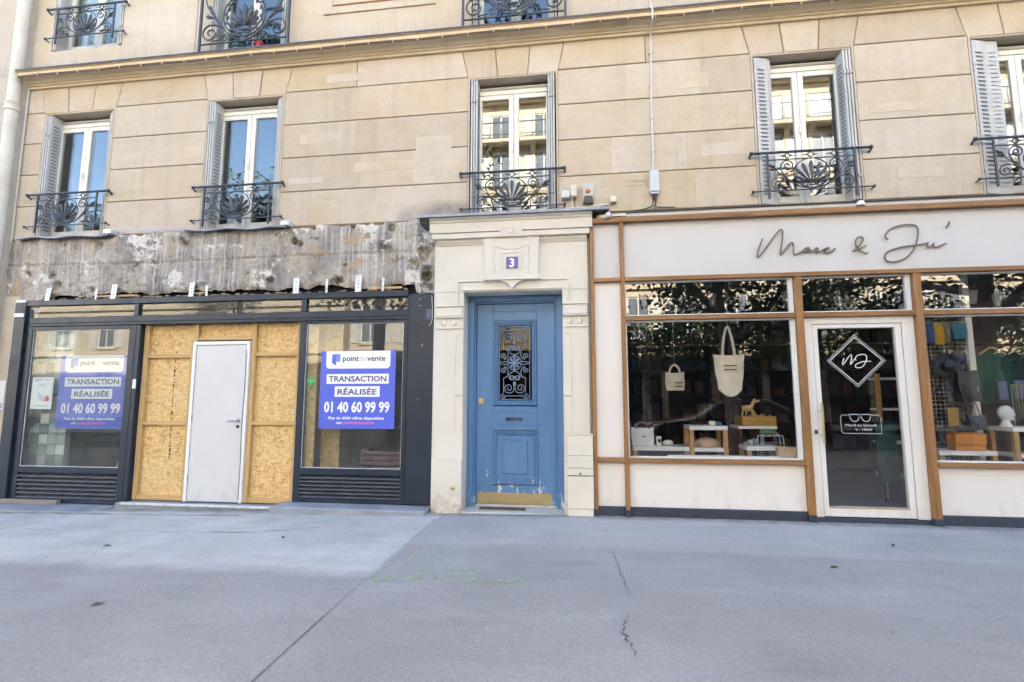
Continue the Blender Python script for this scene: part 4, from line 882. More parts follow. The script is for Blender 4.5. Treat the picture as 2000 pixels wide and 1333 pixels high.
# keystone plaque with a number plate
D_(MB().prism([(-1.172, 3.404), (-.446, 3.404), (-.46, 3.30), (-.468, 2.93), (-.452, 2.87), (-1.152, 2.87), (-1.136, 2.93), (-1.15, 3.30)], -.178, -.11).build('plaque', S_)); D_(box('plaque_foot', S_, None, -1.165, -.440, -.190, -.11, 2.852, 2.869, c=.004))
D_(MB().ball((-.806, -.20, 3.475), .055, 14, 8, 1, .6, 1).build('plaque_boss', S_, None, True)); D_(MB().add([(-.93, -.185, 3.50), (-.68, -.185, 3.50), (-.62, -.185, 3.404), (-.99, -.185, 3.404), (-.93, -.235, 3.515), (-.68, -.235, 3.515), (-.62, -.212, 3.404), (-.99, -.212, 3.404)], [(0, 1, 2, 3), (4, 7, 6, 5), (0, 4, 5, 1), (1, 5, 6, 2), (2, 6, 7, 3), (3, 7, 4, 0)]).build('plaque_head', S_))
for path in ([(-1.03, 3.05), (-1.03, 3.285), (-.95, 3.285), (-.935, 3.262), (-.92, 3.262), (-.91, 3.25), (-.70, 3.25), (-.69, 3.262), (-.675, 3.262), (-.66, 3.285), (-.585, 3.285), (-.585, 3.05)], [(-.93, 3.20), (-.93, 2.985), (-.665, 2.985), (-.665, 3.20), (-.93, 3.20)], [(-1.03, 3.05), (-1.01, 2.99), (-1.03, 2.95), (-1.0, 2.93)], [(-.585, 3.05), (-.60, 2.99), (-.585, 2.95), (-.61, 2.93)]):
    D_(MB().tube([(x, -.178, z) for x, z in path], .0075, 5).build('plaque_moulding', S_, None, True))
n = 14; dr = [(-.99 + .19 * i / n, 2.851 - .11 * (i / n) ** 2.2) for i in range(n + 1)] + [(-.80 + .19 * i / n, 2.741 + .11 * (1 - (1 - i / n) ** 2.2) ** 1 if False else 2.851 - .11 * (1 - i / n) ** 2.2) for i in range(1, n + 1)]
D_(MB().prism(dr, -.170, -.11).build('plaque_drop', S_))
npl = MB().cbox(-.872, -.722, -.186, -.179, 2.995, 3.145, .003).build('number_plate', solid('enamel_blue', (.055, .035, .30), .2)); tag(npl, 'blue enamel house number plate reading 3 above the blue door', 'number plate')
text('3', -.828, -.768, 3.014, .112, -.1875, solid('enamel_white', (.8, .8, .8), .2), npl, 'numeral', bold=.03)
# the opening: lining, frame and leaf
D_(box('door_lining', S_, None, -1.43, -.17, -.10, .26, 2.715, 2.721, c=0))
dr_ = empty('entrance_door', (-.8, .22, 0), 'weathered blue panelled entrance door with iron grille and brass kick plate', 'door')
def E_(o): return part(o, dr_)
B = M['blue']
fr = MB(); fr.cbox(-1.426, -1.345, .14, .30, -.0, 2.714, .006); fr.cbox(-.255, -.174, .14, .30, -.0, 2.714, .006); fr.cbox(-1.345, -.255, .14, .30, 2.642, 2.714, .006)
fr.cbox(-1.344, -1.322, .17, .30, 0, 2.64, .004); fr.cbox(-.278, -.256, .17, .30, 0, 2.64, .004); fr.cbox(-1.322, -.278, .17, .30, 2.618, 2.64, .004)
E_(fr.build('door_frame', B))
lf = MB(); lf.cbox(-1.318, -1.095, .205, .26, .012, 2.612, .004); lf.cbox(-.522, -.282, .205, .26, .012, 2.612, .004); lf.cbox(-1.094, -.523, .205, .26, 2.392, 2.612, .003); lf.cbox(-1.094, -.523, .205, .26, .955, 1.262, .003); lf.cbox(-1.094, -.523, .205, .26, .012, .265, .003)
E_(lf.build('leaf', B))
for a in ((-1.2, -.42, 2.508, 2.516), (-1.205, -.415, 1.186, 1.196), (-1.205, -.415, 1.02, 1.03)): E_(box('bead', B, None, a[0], a[1], .198, .206, a[2], a[3], c=.002))
def pframe(x0, x1, z0, z1, nm):
    m_ = MB(); m_.frame(x0, x1, z0, z1, .022, .186, .215, .006); m_.frame(x0 + .022, x1 - .022, z0 + .022, z1 - .022, .024, .196, .22, .008); m_.frame(x0 + .046, x1 - .046, z0 + .046, z1 - .046, .016, .210, .24, .004); return E_(m_.build(nm, B))
pframe(-1.092, -.525, 1.275, 2.388, 'grille_frame'); pframe(-1.102, -.518, .275, .948, 'panel_moulding')
E_(box('panel', B, None, -1.05, -.57, .222, .245, .32, .90, c=.003)); E_(box('panel', B, None, -.975, -.645, .206, .235, .40, .825, c=.012))
M['door_glass'] = glass('amber_door_glass', .022, (.75, .62, .45)); E_(box('pane', M['door_glass'], None, -1.025, -.60, .245, .253, 1.33, 2.33, c=0))
E_(box('kick_plate', M['brass'], None, -1.29, -.335, .198, .2048, .022, .168, c=.003)); E_(box('weather_bar', M['galv'], None, -1.315, -.285, .185, .2, .0, .02, c=.003))
E_(box('lock', M['brass'], None, -1.288, -1.222, .192, .204, 1.295, 1.37, c=.004)); E_(box('letter_plate', B, None, -1.12, -.50, .2, .2055, 1.075, 1.15, c=.003))
E_(MB().tube([(-.905, .20, 1.105), (-.905, .165, 1.105), (-.87, .150, 1.108), (-.80, .148, 1.112), (-.75, .150, 1.108), (-.735, .165, 1.105), (-.735, .2, 1.105)], .0115, 8).build('handle', M['lead'], None, True)); E_(MB().ball((-.905, .172, 1.105), .021, 8, 6).build('handle_boss', M['lead'], None, True)); E_(MB().ball((-.735, .172, 1.105), .021, 8, 6).build('handle_boss', M['lead'], None, True))
gr = MB(); K = .000907; gy = .225
def gp(p): return [(-.817 + (x - 335) * K, gy, 1.827 - (y - 665) * K) for x, y in p]
def gs(cx, cy, r0, r1, a0, tn):
    s_ = spiral(0, 0, r0, r1, a0, tn, 20); return gp([(cx + q.x, cy - q.z) for q in s_])
def both(fn):
    for mx_ in (0, 1):
        for my in (0, 1): gr.tube([(2 * -.817 - x if mx_ else x, y, 2 * 1.827 - z if my else z) for x, y, z in fn], .0058, 5)
both(gp([(175, 235), (175, 450)])); both(gp([(205, 190), (335, 190)])); both(gs(165, 190, 42, 10, 0, 1.4)); both(gs(250, 300, 72, 12, 70, 1.5)); both(gp([(275, 235), (310, 245), (328, 290), (325, 350), (310, 358)])); both(gs(300, 458, 45, 8, -20, 1.4))
both([tuple(q) for q in catmull(gp([(335, 548), (290, 530), (258, 490), (262, 440), (285, 415)]), 4)]); both([tuple(q) for q in catmull(gp([(175, 450), (215, 460), (240, 500), (238, 560), (215, 600), (180, 610)]), 4)]); both(gs(165, 562, 42, 9, -70, 1.4)); both(gp([(120, 655), (235, 640)]))
gr.tube([(-.817 + 100 * K * math.cos(2 * math.pi * i / 28), gy, 1.827 + 100 * K * math.sin(2 * math.pi * i / 28)) for i in range(28)], .0062, 5, True); gr.ball((-.817, gy, 1.827), .030, 8, 6, 1, .5, 1)
for i in range(8):
    v, f = leafshape((-.817, 0, 1.827), 2 * math.pi * i / 8, .078, .034, gy); gr.add(v, f)
for s in (-1, 1): gr.ball((-.817, gy, 1.827 + s * .27), .022, 8, 6, 1, .7, 1.4); gr.ball((-.817, gy, 1.827 + s * .09), .014, 8, 5)
gr.frame(-1.022, -.612, 1.345, 2.31, .010, gy - .006, gy + .006)
E_(gr.build('grille', M['blue_iron'], None, True))
tag(MB().cbox(-1.43, -.17, -.16, .32, -.08, -.002, .01).build('door_threshold', plain('pale_threshold_stone', (.50, .48, .44), .8, .15, 4, .2)), kind='structure')
mat_ = MB().cbox(-1.24, -.66, -.02, .12, -.002, .006, .002).build('door_mat', plain('brown_mat', (.12, .075, .05), .95, .3, 40, .5, 150)); tag(mat_, 'thin brown mat on the threshold of the blue door', 'mat')
kn = MB().ball((-1.535, -.158, .275), .027, 12, 8, 1, .5, 1).build('brass_cap', M['brass'], None, True); tag(kn, 'round brass cap set in the left plinth beside the blue door', 'cap')
# hall behind the door
tag(MB().box(-1.95, .02, 4.0, 4.1, 0, 3.3).build('hall_back_wall', plain('hall_ochre_wall', (.20, .13, .07), .8, .2, 2)), kind='structure'); tag(MB().box(-1.95, .02, .3, 4.0, -.06, -.004).build('hall_floor', M['bluestone']), kind='structure')

# meter cabinet right of the door
mc = empty('meter_cabinet', (.02, -.2, 0), 'cream two part metal meter cabinet standing right of the blue door', 'cabinet')
cm = plain('cream_cabinet_paint', (.68, .62, .52), .5, .05, 2.5, .05, 60)
for nm, a in (('base', (-.128, .166, -.215, -.157, -.02, .078)), ('lower_door', (-.134, .172, -.222, -.157, .082, .455)), ('lock_rail', (-.134, .172, -.222, -.157, .461, .545)), ('upper_door', (-.134, .172, -.226, -.157, .550, .69)), ('upper_door', (-.134, .172, -.222, -.157, .692, .93)), ('lid', (-.140, .178, -.228, -.157, .931, .945))): part(box(nm, cm, None, *a, c=.005), mc)
part(MB().tube([(.02, -.228, .485), (.02, -.219, .485)], .012, 10).build('lock', M['black'], None, True), mc); part(MB().cbox(-.13, .168, -.2225, -.16, .4555, .4605, .001).build('shadow_gap', M['black']), mc)

# ================================================================ boutique shopfront
bs = empty('boutique_shopfront', (3, -.15, 0), 'cream shopfront with oak frame, white script sign and glass door', 'shopfront')
def Q(o): return part(o, bs)
OX, OZ = M['oak_x'], M['oak_z']; XE = 6.6
for a, b in ((.178, .222), (.541, .59), (2.535, 2.612), (3.80, 3.882), (5.90, 5.97)):
    Q(box('upright', OZ, None, a, b, -.185, -.06, .075, 3.53 if a < .55 else 2.785, c=.004)); Q(box('shoe', M['kick'], None, a - .004, b + .004, -.192, -.06, -.03, .074, c=.006))
for a, b in ((.178, 2.3), (2.302, 4.45), (4.452, XE)): Q(box('top_rail', OX, None, a, b, -.205, -.04, 3.531, 3.592, c=.004))
for a, b in ((.223, .540), (.591, 3.2), (3.201, XE)): Q(box('sign_rail', OX, None, a, b, -.19, -.06, 2.787, 2.836, c=.004))
for a, b in ((.591, 2.534), (2.613, 3.799), (3.883, 5.899), (5.971, XE)): Q(box('transom_rail', OX, None, a, b, -.183, -.06, 2.302, 2.358, c=.004))
for a, b in ((.223, .540), (.591, 2.534), (3.883, 5.899), (5.971, XE)): Q(box('sill', OX, None, a, b, -.20, -.05, .618, .668, c=.005))
Q(box('sign_panel', M['sign'], None, .591, XE, -.135, -.08, 2.838, 3.530, c=.002)); Q(box('sign_panel', M['sign'], None, .223, .540, -.135, -.08, 2.838, 3.530, c=.002))
Q(box('side_panel', M['panel'], None, .223, .540, -.135, -.08, .669, 2.786, c=.002))
for a, b in ((.223, .540), (.591, 2.534), (3.883, 5.899), (5.971, XE)):
    Q(box('stall_riser', M['panel'], None, a, b, -.135, -.08, .106, .617, c=.002)); Q(box('plinth', M['kick'], None, a, b, -.15, -.08, -.03, .104, c=.006))
Q(box('fascia', M['sign'], None, .30, XE, -.20, -.04, 3.594, 3.640, c=.004)); Q(MB().prof([(-.225, 3.641), (-.225, 3.652), (.0, 3.70), (.0, 3.641)], .43, XE).build('roof_sheet', M['lead']))
def pane(x0, x1, z0, z1, white=True):
    fr = MB().frame(x0, x1, z0, z1, .016, -.13, -.075, .002)
    if white: fr.cbox(x1 - .05, x1 - .016, -.125, -.08, z0 + .016, z1 - .016, .002)
    o = Q(fr.build('window', M['white'])); part_sub(MB().box(x0 + .012, x1 - .012, -.105, -.097, z0 + .012, z1 - .012).build('pane', M['glass_shop']), o); return o
pane(.591, 2.534, .669, 2.301); pane(.591, 2.534, 2.359, 2.786); pane(2.613, 3.799, 2.359, 2.786); pane(3.883, 5.899, .669, 2.301, False); pane(3.883, 5.899, 2.359, 2.786, False)
Q(box('board', M['sign'], None, 5.971, XE, -.135, -.08, .669, 2.786, c=.002))
# glazed door
fr = MB(); fr.cbox(2.613, 2.712, -.135, -.05, .05, 2.301, .004); fr.cbox(3.668, 3.799, -.135, -.05, .05, 2.301, .004); fr.cbox(2.712, 3.668, -.135, -.05, 2.222, 2.301, .004)
Q(fr.build('door_frame', M['panel']))
dl = MB(); dl.cbox(2.717, 2.772, -.128, -.07, .058, 2.217, .004); dl.cbox(3.598, 3.663, -.128, -.07, .058, 2.217, .004); dl.cbox(2.772, 3.598, -.128, -.07, 2.172, 2.217, .004); dl.cbox(2.772, 3.598, -.128, -.07, .058, .165, .004)
dl = Q(dl.build('door', M['panel'])); ds2 = lambda o: part_sub(o, dl)
ds2(MB().box(2.769, 3.601, -.104, -.096, .162, 2.175).build('pane', M['glass_shop'])); ds2(MB().cbox(2.772, 3.598, -.132, -.1285, .150, .166, .001).build('weather_strip', M['brass']))
ds2(MB().cbox(2.722, 2.748, -.205, -.18, .865, 1.315, .006).build('handle', M['brass'])); ds2(MB().tube([(2.735, -.18, 1.22), (2.735, -.128, 1.22)], .008, 6).build('handle_stem', M['steel'], None, True)); ds2(MB().tube([(2.735, -.18, .95), (2.735, -.128, .95)], .008, 6).build('handle_stem', M['steel'], None, True)); ds2(MB().cbox(2.665, 2.70, -.14, -.134, .965, 1.01, .002).build('lock', M['lead']))
Q(box('door_sill', M['kick'], None, 2.613, 3.799, -.15, .0, -.03, .048, c=.006))
vin = solid('white_vinyl', (.78, .78, .76), .5)
def vinyl(path, r, nm='vinyl_line', closed=False): return ds2(MB().tube([(x, -.1065, z) for x, z in path], r, 4, closed, ry=.0012).build(nm, vin))
cx, cz = 3.174, 1.795
for hw, hh, r in ((.308, .300, .0028), (.280, .272, .0050)): vinyl([(cx - hw, cz), (cx, cz + hh), (cx + hw, cz), (cx, cz - hh)], r, 'logo_diamond', True)
mm = [(3.047, 1.824), (3.026, 1.768), (3.032, 1.752), (3.059, 1.784), (3.095, 1.837), (3.123, 1.863), (3.131, 1.837), (3.113, 1.772), (3.117, 1.755), (3.146, 1.798), (3.169, 1.818), (3.173, 1.795)]
jj = [(3.174, 1.795), (3.168, 1.818), (3.184, 1.85), (3.226, 1.865), (3.269, 1.865), (3.289, 1.844), (3.283, 1.798), (3.26, 1.752), (3.224, 1.72), (3.181, 1.714), (3.163, 1.73), (3.172, 1.753), (3.211, 1.773), (3.263, 1.787), (3.329, 1.788)]
sm = lambda p, n=4: [(q.x, q.z) for q in catmull([(x, 0, z) for x, z in p], n)]
vinyl(sm(mm), .0042, 'logo_letter'); vinyl(sm(jj), .0042, 'logo_letter')
rb_ = [(3.06, 1.178), (2.99, 1.178), (2.968, 1.165), (2.962, 1.145), (2.966, 1.0), (2.975, .982), (2.995, .972), (3.385, .972), (3.385, 1.14), (3.378, 1.165), (3.355, 1.178), (3.285, 1.178)]
vinyl(rb_, .0023, 'hours_box')
for gx in (3.112, 3.232): vinyl([(gx - .05, 1.185), (gx + .05, 1.185), (gx + .048, 1.15), (gx + .03, 1.115), (gx, 1.105), (gx - .03, 1.115), (gx - .048, 1.15)], .003, 'glasses_icon', True)
text('Mardi au Samedi', 3.012, 3.332, 1.052, .028, -.1075, vin, dl, bold=.0); text('h - 19h00', 3.115, 3.285, 1.003, .027, -.1075, vin, dl, bold=.0)
# script sign on the fascia
strokes = {'M': [(2.219, 3.261), (2.186, 3.184), (2.162, 3.11), (2.15, 3.058), (2.167, 3.045), (2.222, 3.108), (2.297, 3.211), (2.365, 3.302), (2.414, 3.356), (2.438, 3.362), (2.45, 3.33), (2.438, 3.236), (2.419, 3.137), (2.409, 3.057), (2.451, 3.105), (2.501, 3.165), (2.531, 3.197), (2.554, 3.194), (2.558, 3.144), (2.555, 3.082), (2.562, 3.054), (2.597, 3.062), (2.643, 3.085), (2.685, 3.12), (2.725, 3.135), (2.718, 3.11), (2.671, 3.084), (2.717, 3.088), (2.743, 3.109), (2.747, 3.081), (2.779, 3.092), (2.809, 3.124), (2.828, 3.114), (2.815, 3.09), (2.802, 3.07), (2.845, 3.077), (2.892, 3.106), (2.94, 3.122), (2.946, 3.113), (2.902, 3.09), (2.897, 3.071), (2.934, 3.061), (2.986, 3.083), (3.018, 3.113)],
 'A1': [(3.206, 3.069), (3.259, 3.115), (3.307, 3.168), (3.324, 3.213), (3.304, 3.239), (3.27, 3.233), (3.243, 3.19), (3.244, 3.128), (3.274, 3.084), (3.315, 3.052), (3.347, 3.036), (3.364, 3.048)], 'A2': [(3.241, 3.088), (3.291, 3.102), (3.331, 3.122), (3.351, 3.136)],
 'J': [(3.591, 3.193), (3.566, 3.219), (3.573, 3.255), (3.613, 3.308), (3.682, 3.344), (3.759, 3.36), (3.835, 3.361), (3.888, 3.35), (3.912, 3.316), (3.914, 3.258), (3.896, 3.174), (3.866, 3.091), (3.823, 3.026), (3.759, 2.968), (3.681, 2.935), (3.616, 2.928), (3.557, 2.94), (3.541, 2.976), (3.549, 3.019), (3.594, 3.059), (3.672, 3.086), (3.76, 3.105), (3.846, 3.113), (3.922, 3.122), (3.987, 3.131), (4.009, 3.139), (3.998, 3.115), (4.006, 3.082), (4.04, 3.101), (4.067, 3.128), (4.059, 3.101), (4.075, 3.08), (4.122, 3.092), (4.166, 3.112), (4.197, 3.125)], 'Ap': [(4.248, 3.376), (4.233, 3.334), (4.213, 3.305)]}
for p in strokes.values():
    pts = [(x, -.158, z) for x, z in sm(p, 4)]
    Q(MB().tube(pts, .0088, 6, ry=.011).build('sign_letter', M['bronze'], None, True))

# ---------------------------------------------------------------- fittings on the wall
def thing1(o, label, cat, group=None): return tag(o, label, cat, group)
e = empty('alarm_siren', (.16, -.02, 3.79), 'pale alarm siren with round orange lamp on the ledge above the door surround', 'alarm siren')
part(MB().prism([(.105, 3.86), (.232, 3.86), (.238, 4.09), (.225, 4.11), (.115, 4.11), (.102, 4.09)], -.08, .0).build('housing', plain('dull_siren_plastic', (.46, .46, .46), .5, .15, 6)), e); part(MB().ball((.168, -.085, 4.005), .033, 14, 8, 1, .7, 1).build('lamp', M['orange'], None, True), e); part(MB().prism([(.105, 3.835), (.235, 3.835), (.222, 3.925), (.118, 3.925)], -.11, -.081).build('speaker', M['black']), e)
e = MB().cbox(-.168, -.064, -.09, -.0, 3.925, 4.028, .006).build('junction_box', M['greybox']); tag(e, 'square light grey box on the wall right of the central window', 'box')
e = MB().cbox(-.054, .028, -.08, -.0, 3.94, 4.095, .008).build('sensor_box', M['ivory']); tag(e, 'tall ivory box between the square grey box and the siren', 'box'); MB().tube([(-.03, -.05, 3.94), (-.04, -.05, 3.87), (-.02, -.04, 3.79)], .006, 5).build('wire', M['white'], e, True); MB().tube([(.005, -.05, 3.94), (0, -.05, 3.85), (-.0, -.04, 3.79)], .005, 5).build('wire', M['black'], e, True)
e = MB().cbox(.445, .525, -.07, -.0, 3.845, 3.925, .008).build('sensor_box', M['ivory']); tag(e, 'small ivory cube box on the wall above the boutique corner', 'box'); MB().tube([(.44, -.03, 3.83), (.2, -.05, 3.80), (-.2, -.05, 3.785)], .013, 6).build('conduit', M['conduit'], e, True)
e = empty('meter_box', (1.0, 0, 3.93), 'upright grey connection box with trailing black cables above the boutique sign', 'box')
part(MB().cbox(.945, 1.062, -.075, 0, 3.955, 4.24, .01).build('housing', M['greybox']), e); part(MB().cbox(.955, 1.052, -.065, 0, 3.925, 3.953, .005).build('gland', M['greybox']), e)
for pth in ([(.985, -.04, 3.925), (.98, -.03, 3.87), (.975, -.015, 3.80), (.90, -.012, 3.76), (.78, -.012, 3.74), (.6, -.012, 3.72), (.45, -.02, 3.70)], [(1.01, -.04, 3.925), (1.01, -.03, 3.86), (1.02, -.015, 3.78), (1.10, -.012, 3.765), (1.25, -.012, 3.76)], [(1.03, -.04, 3.925), (1.02, -.03, 3.84), (1.0, -.02, 3.78), (1.0, -.02, 3.74)]): part(MB().tube(catmull(pth, 4), .006, 5).build('cable', M['black'], None, True), e)
part(MB().tube([(.995, -.03, 3.93), (.99, -.03, 3.86)], .022, 6, r1=.012).build('cable_bundle', M['black'], None, True), e)
e = MB().tube([(1.0, -.02, 4.24), (1.002, -.02, 5.2), (1.02, -.022, 6.12), (1.02, -.21, 6.2), (1.02, -.235, 6.33), (1.03, -.05, 6.43), (1.035, -.02, 8.7)], .012, 8).build('conduit_pipe', M['conduit'], None, True); tag(e, 'thin pale vertical conduit rising from the grey connection box', 'conduit')
for z in (4.5, 4.95, 5.4, 5.85): MB().cbox(.982, 1.022, -.034, 0, z, z + .012, .002).build('clip', M['steel'], e)
def spot(x, z, label, d):
    e = empty('spotlight', (x, -.22, z), label, 'spotlight', 'spotlights over the boutique sign'); part(MB().tube([(x, -.225, z), (x + d * .12, -.15, z)], .030, 12).build('body', M['white'], None, True), e); part(MB().ball((x, -.245, z), .036, 12, 8).build('lamp_head', M['white'], None, True), e); part(MB().tube([(x + d * .12, -.15, z), (x + d * .12, -.10, z + .03)], .012, 6).build('bracket', M['black'], None, True), e)
    return e
spot(.405, 3.612, 'small round white spotlight at the left corner of the boutique fascia', -1)
e = MB().lathe([(.0, .0), (.048, .0), (.05, .02), (.04, .05), (.0, .062)], (3.30, -.20, 3.60), 14).build('spotlight', M['white'], None, True); tag(e, 'lone white dome light over the middle of the script sign', 'spotlight', 'spotlights over the boutique sign')
e = MB().cbox(.45, .62, -.22, -.13, 3.598, 3.638, .004).build('cable_trunking', M['ivory']); tag(e, 'short ivory trunking beside the left spotlight on the fascia', 'trunking')
pk3 = solid('faint_stencil_ink', (.36, .28, .20), .9); li = MB(); x = .60
stn = empty('faded_stencil', (.78, 0, 4.1), 'faint stencilled lettering on the stone left of the grey connection box', 'lettering')
for i, s_ in enumerate('AFFICHER'): part(text(s_, .66 + i * .034, .684 + i * .034, 4.115, .034, -.0035, pk3, stn), stn)
for i, s_ in enumerate('DEFENSE D'): 
    if s_ != ' ': part(text(s_, .655 + i * .031, .676 + i * .031, 4.06, .026, -.0035, pk3, stn), stn)

# ================================================================ inside the boutique
tag(MB().box(.18, 6.9, -.05, 7, -.05, .02).build('boutique_floor', plain('grey_resin_floor', (.24, .25, .26), .35, .1, 1.5)), kind='structure')
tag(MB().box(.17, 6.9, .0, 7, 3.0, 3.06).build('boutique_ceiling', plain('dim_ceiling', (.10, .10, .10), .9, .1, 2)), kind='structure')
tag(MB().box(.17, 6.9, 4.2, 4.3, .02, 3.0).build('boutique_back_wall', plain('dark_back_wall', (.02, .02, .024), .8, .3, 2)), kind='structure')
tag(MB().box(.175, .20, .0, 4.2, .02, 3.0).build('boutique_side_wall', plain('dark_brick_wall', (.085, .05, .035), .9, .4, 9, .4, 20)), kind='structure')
tag(MB().box(.60, 2.53, -.05, .95, .56, .635).build('window_platform', M['darkwood']), kind='structure'); tag(MB().box(3.89, 5.9, -.05, .95, .56, .615).build('window_platform', M['darkwood']), kind='structure')
tag(MB().box(.60, 2.53, -.045, -.02, .03, .56).build('platform_front', M['room']), kind='structure')
WT = plain('white_laminate', (.76, .76, .75), .35, .03, 2)
def table(name, x0, x1, y0, y1, zt_, zf, label, shelf=None, lw=.05, th=.05):
    t = empty(name, ((x0 + x1) / 2, (y0 + y1) / 2, zf), label, 'table')
    part(box('top', WT, None, x0, x1, y0, y1, zt_ - th, zt_, c=.003), t)
    if shelf: part(box('shelf', WT, None, x0 + lw + .001, x1 - lw - .001, y0 + .005, y1, shelf - .045, shelf, c=.003), t)
    for x in (x0 + .002, x1 - lw - .002):
        for y in (y0 - .002, y1 - lw): part(box('leg', M['beech_z'], None, x, x + lw, y, y + lw, zf, zt_ - th - .001, c=.003), t)
    return t
table('display_table', .67, 1.345, .14, .48, .775, .636, 'low white display table with wooden legs behind the left end of the boutique window')
table('display_table', 1.352, 1.80, .14, .5, 1.03, .636, 'taller white display table with lower shelf beside the low table', .765)
table('display_table', 2.0, 2.40, .10, .42, .795, .636, 'low white display table next to the OPEN box')
table('display_table', 4.06, 4.655, .06, .42, .775, .616, 'low white display table under the orange bag')
table('display_table', 4.88, 5.6, .12, .5, 1.04, .616, 'tall white display table carrying the white mannequin head', .74)
# goods in the left window
leather = plain('brown_leather', (.20, .07, .035), .45, .15, 8); canvas = plain('natural_canvas', (.74, .67, .56), .9, .1, 4, .35, 220); wc = plain('white_coated_canvas', (.66, .67, .66), .6, .06, 4, .15, 40)
def bagbody(x0, x1, y, z0, z1, d, bulge=.03, nx=10, nz=8, drop=0.0):
    mb = MB(); v = []; ring = []
    for s in (-1, 1):
        for j in range(nz + 1):
            for i in range(nx + 1):
                u, t = i / nx, j / nz; b = math.sin(math.pi * u) * math.sin(math.pi * (.15 + .75 * t)); e = (d / 2 * (1 - .75 * t) + bulge * b)
                xx = x0 + (x1 - x0) * (.5 + (u - .5) * (1 - .06 * (1 - t) * (1 + 4 * drop))); zz = z0 + (z1 - z0) * t - drop * .10 * (math.sin(math.pi * u) * (1 - t)) - .01 * math.sin(math.pi * u) * t
                v.append((xx + .004 * math.sin(9 * t + 4 * u), y + s * e + .004 * math.sin(7 * u + 5 * t), zz))
    n1 = (nx + 1) * (nz + 1); f = []
    for s in (0, 1):
        for j in range(nz):
            for i in range(nx): a = s * n1 + j * (nx + 1) + i; f.append((a, a + 1, a + nx + 2, a + nx + 1))
    for i in range(nx): f.append((i, i + 1, n1 + i + 1, n1 + i)); k_ = nz * (nx + 1)
    for j in range(nz):
        for i in (0, nx): a = j * (nx + 1) + i; f.append((a, a + nx + 1, n1 + a + nx + 1, n1 + a))
    return mb.add(v, f)
def strap(pts, w_, y=None): return MB().tube(catmull(pts, 5), w_, 6, ry=.003)
t = empty('handbag', (.8, .3, .776), 'white structured handbag with brown leather handles on the low white table', 'bag'); part(bagbody(.66, .945, .30, .777, 1.0, .14, .02).build('body', wc, None, True), t)
for y in (.255, .345): part(strap([(.72, y, .98), (.735, y, 1.04), (.80, y, 1.065), (.865, y, 1.04), (.885, y, .98)], .008).build('handle', leather, None, True), t)
part(box('buckle', M['lead'], None, .80, .835, .205, .212, .885, .90, c=.002), t); part(box('tag', WT, None, .86, .93, .19, .196, .78, .86, c=.002), t)
e = MB().lathe([(.0, 0), (.033, 0), (.033, .115), (.0, .115)], (1.0, .26, .776), 14).build('candle_jar', M['white'], None, True); tag(e, 'small white cylindrical jar beside the white handbag', 'jar'); MB().cbox(.985, 1.02, .222, .226, .82, .86, .001).build('label_print', ink, e)
e = MB().ball((1.12, .30, .81), .06, 12, 8, 1.1, .8, .62).build('shell_purse', canvas, None, True); tag(e, 'small beige shell shaped purse on the low white table', 'purse')
gl_ = plain('tortoiseshell_acetate', (.13, .06, .03), .25, .5, 40, 0)
def specs(x, y, z, label, m=gl_, s=1.0):
    t = empty('sunglasses', (x, y, z), label, 'glasses')
    for q in (-1, 1):
        part(MB().tube([(x + q * .034 * s + .028 * s * math.cos(a), y, z + .022 * s + .021 * s * math.sin(a)) for a in [2 * math.pi * i / 14 for i in range(14)]], .003, 5, True).build('rim', m, None, True), t); part(MB().tube([(x + q * .063 * s, y, z + .03 * s), (x + q * .066 * s, y + .12 * s, z + .015 * s)], .003, 5).build('temple', m, None, True), t)
    part(MB().tube([(x - .007 * s, y, z + .03 * s), (x + .007 * s, y, z + .03 * s)], .003, 5).build('bridge', m, None, True), t); return t
specs(1.46, .22, 1.032, 'dark sunglasses at the front of the taller display table'); specs(1.58, .27, 1.032, 'second pair of sunglasses on the taller display table'); specs(2.24, .16, .90, 'large round dark glasses above the low table by the OPEN box', M['black'], 1.2); specs(2.06, .2, .797, 'glasses at the left edge of the table by the OPEN box'); specs(1.28, .20, .777, 'glasses lying on the low table between the purse and taller table')
e = MB().cbox(1.62, 1.69, .24, .31, 1.031, 1.085, .01).build('pouch', canvas); tag(e, 'small beige pouch on the taller display table', 'pouch'); e = MB().cbox(1.695, 1.77, .26, .34, 1.031, 1.075, .015).build('pouch', plain('blue_cloth', (.10, .16, .28), .8)); tag(e, 'small blue pouch on the taller display table', 'pouch')
e = MB().ball((1.585, .30, .80), .16, 14, 8, 1.0, .8, .52).build('pouch', plain('tan_suede', (.50, .32, .21), .85, .1, 6, .2, 60), None, True); tag(e, 'folded tan suede pouch on the shelf of the taller table', 'pouch')
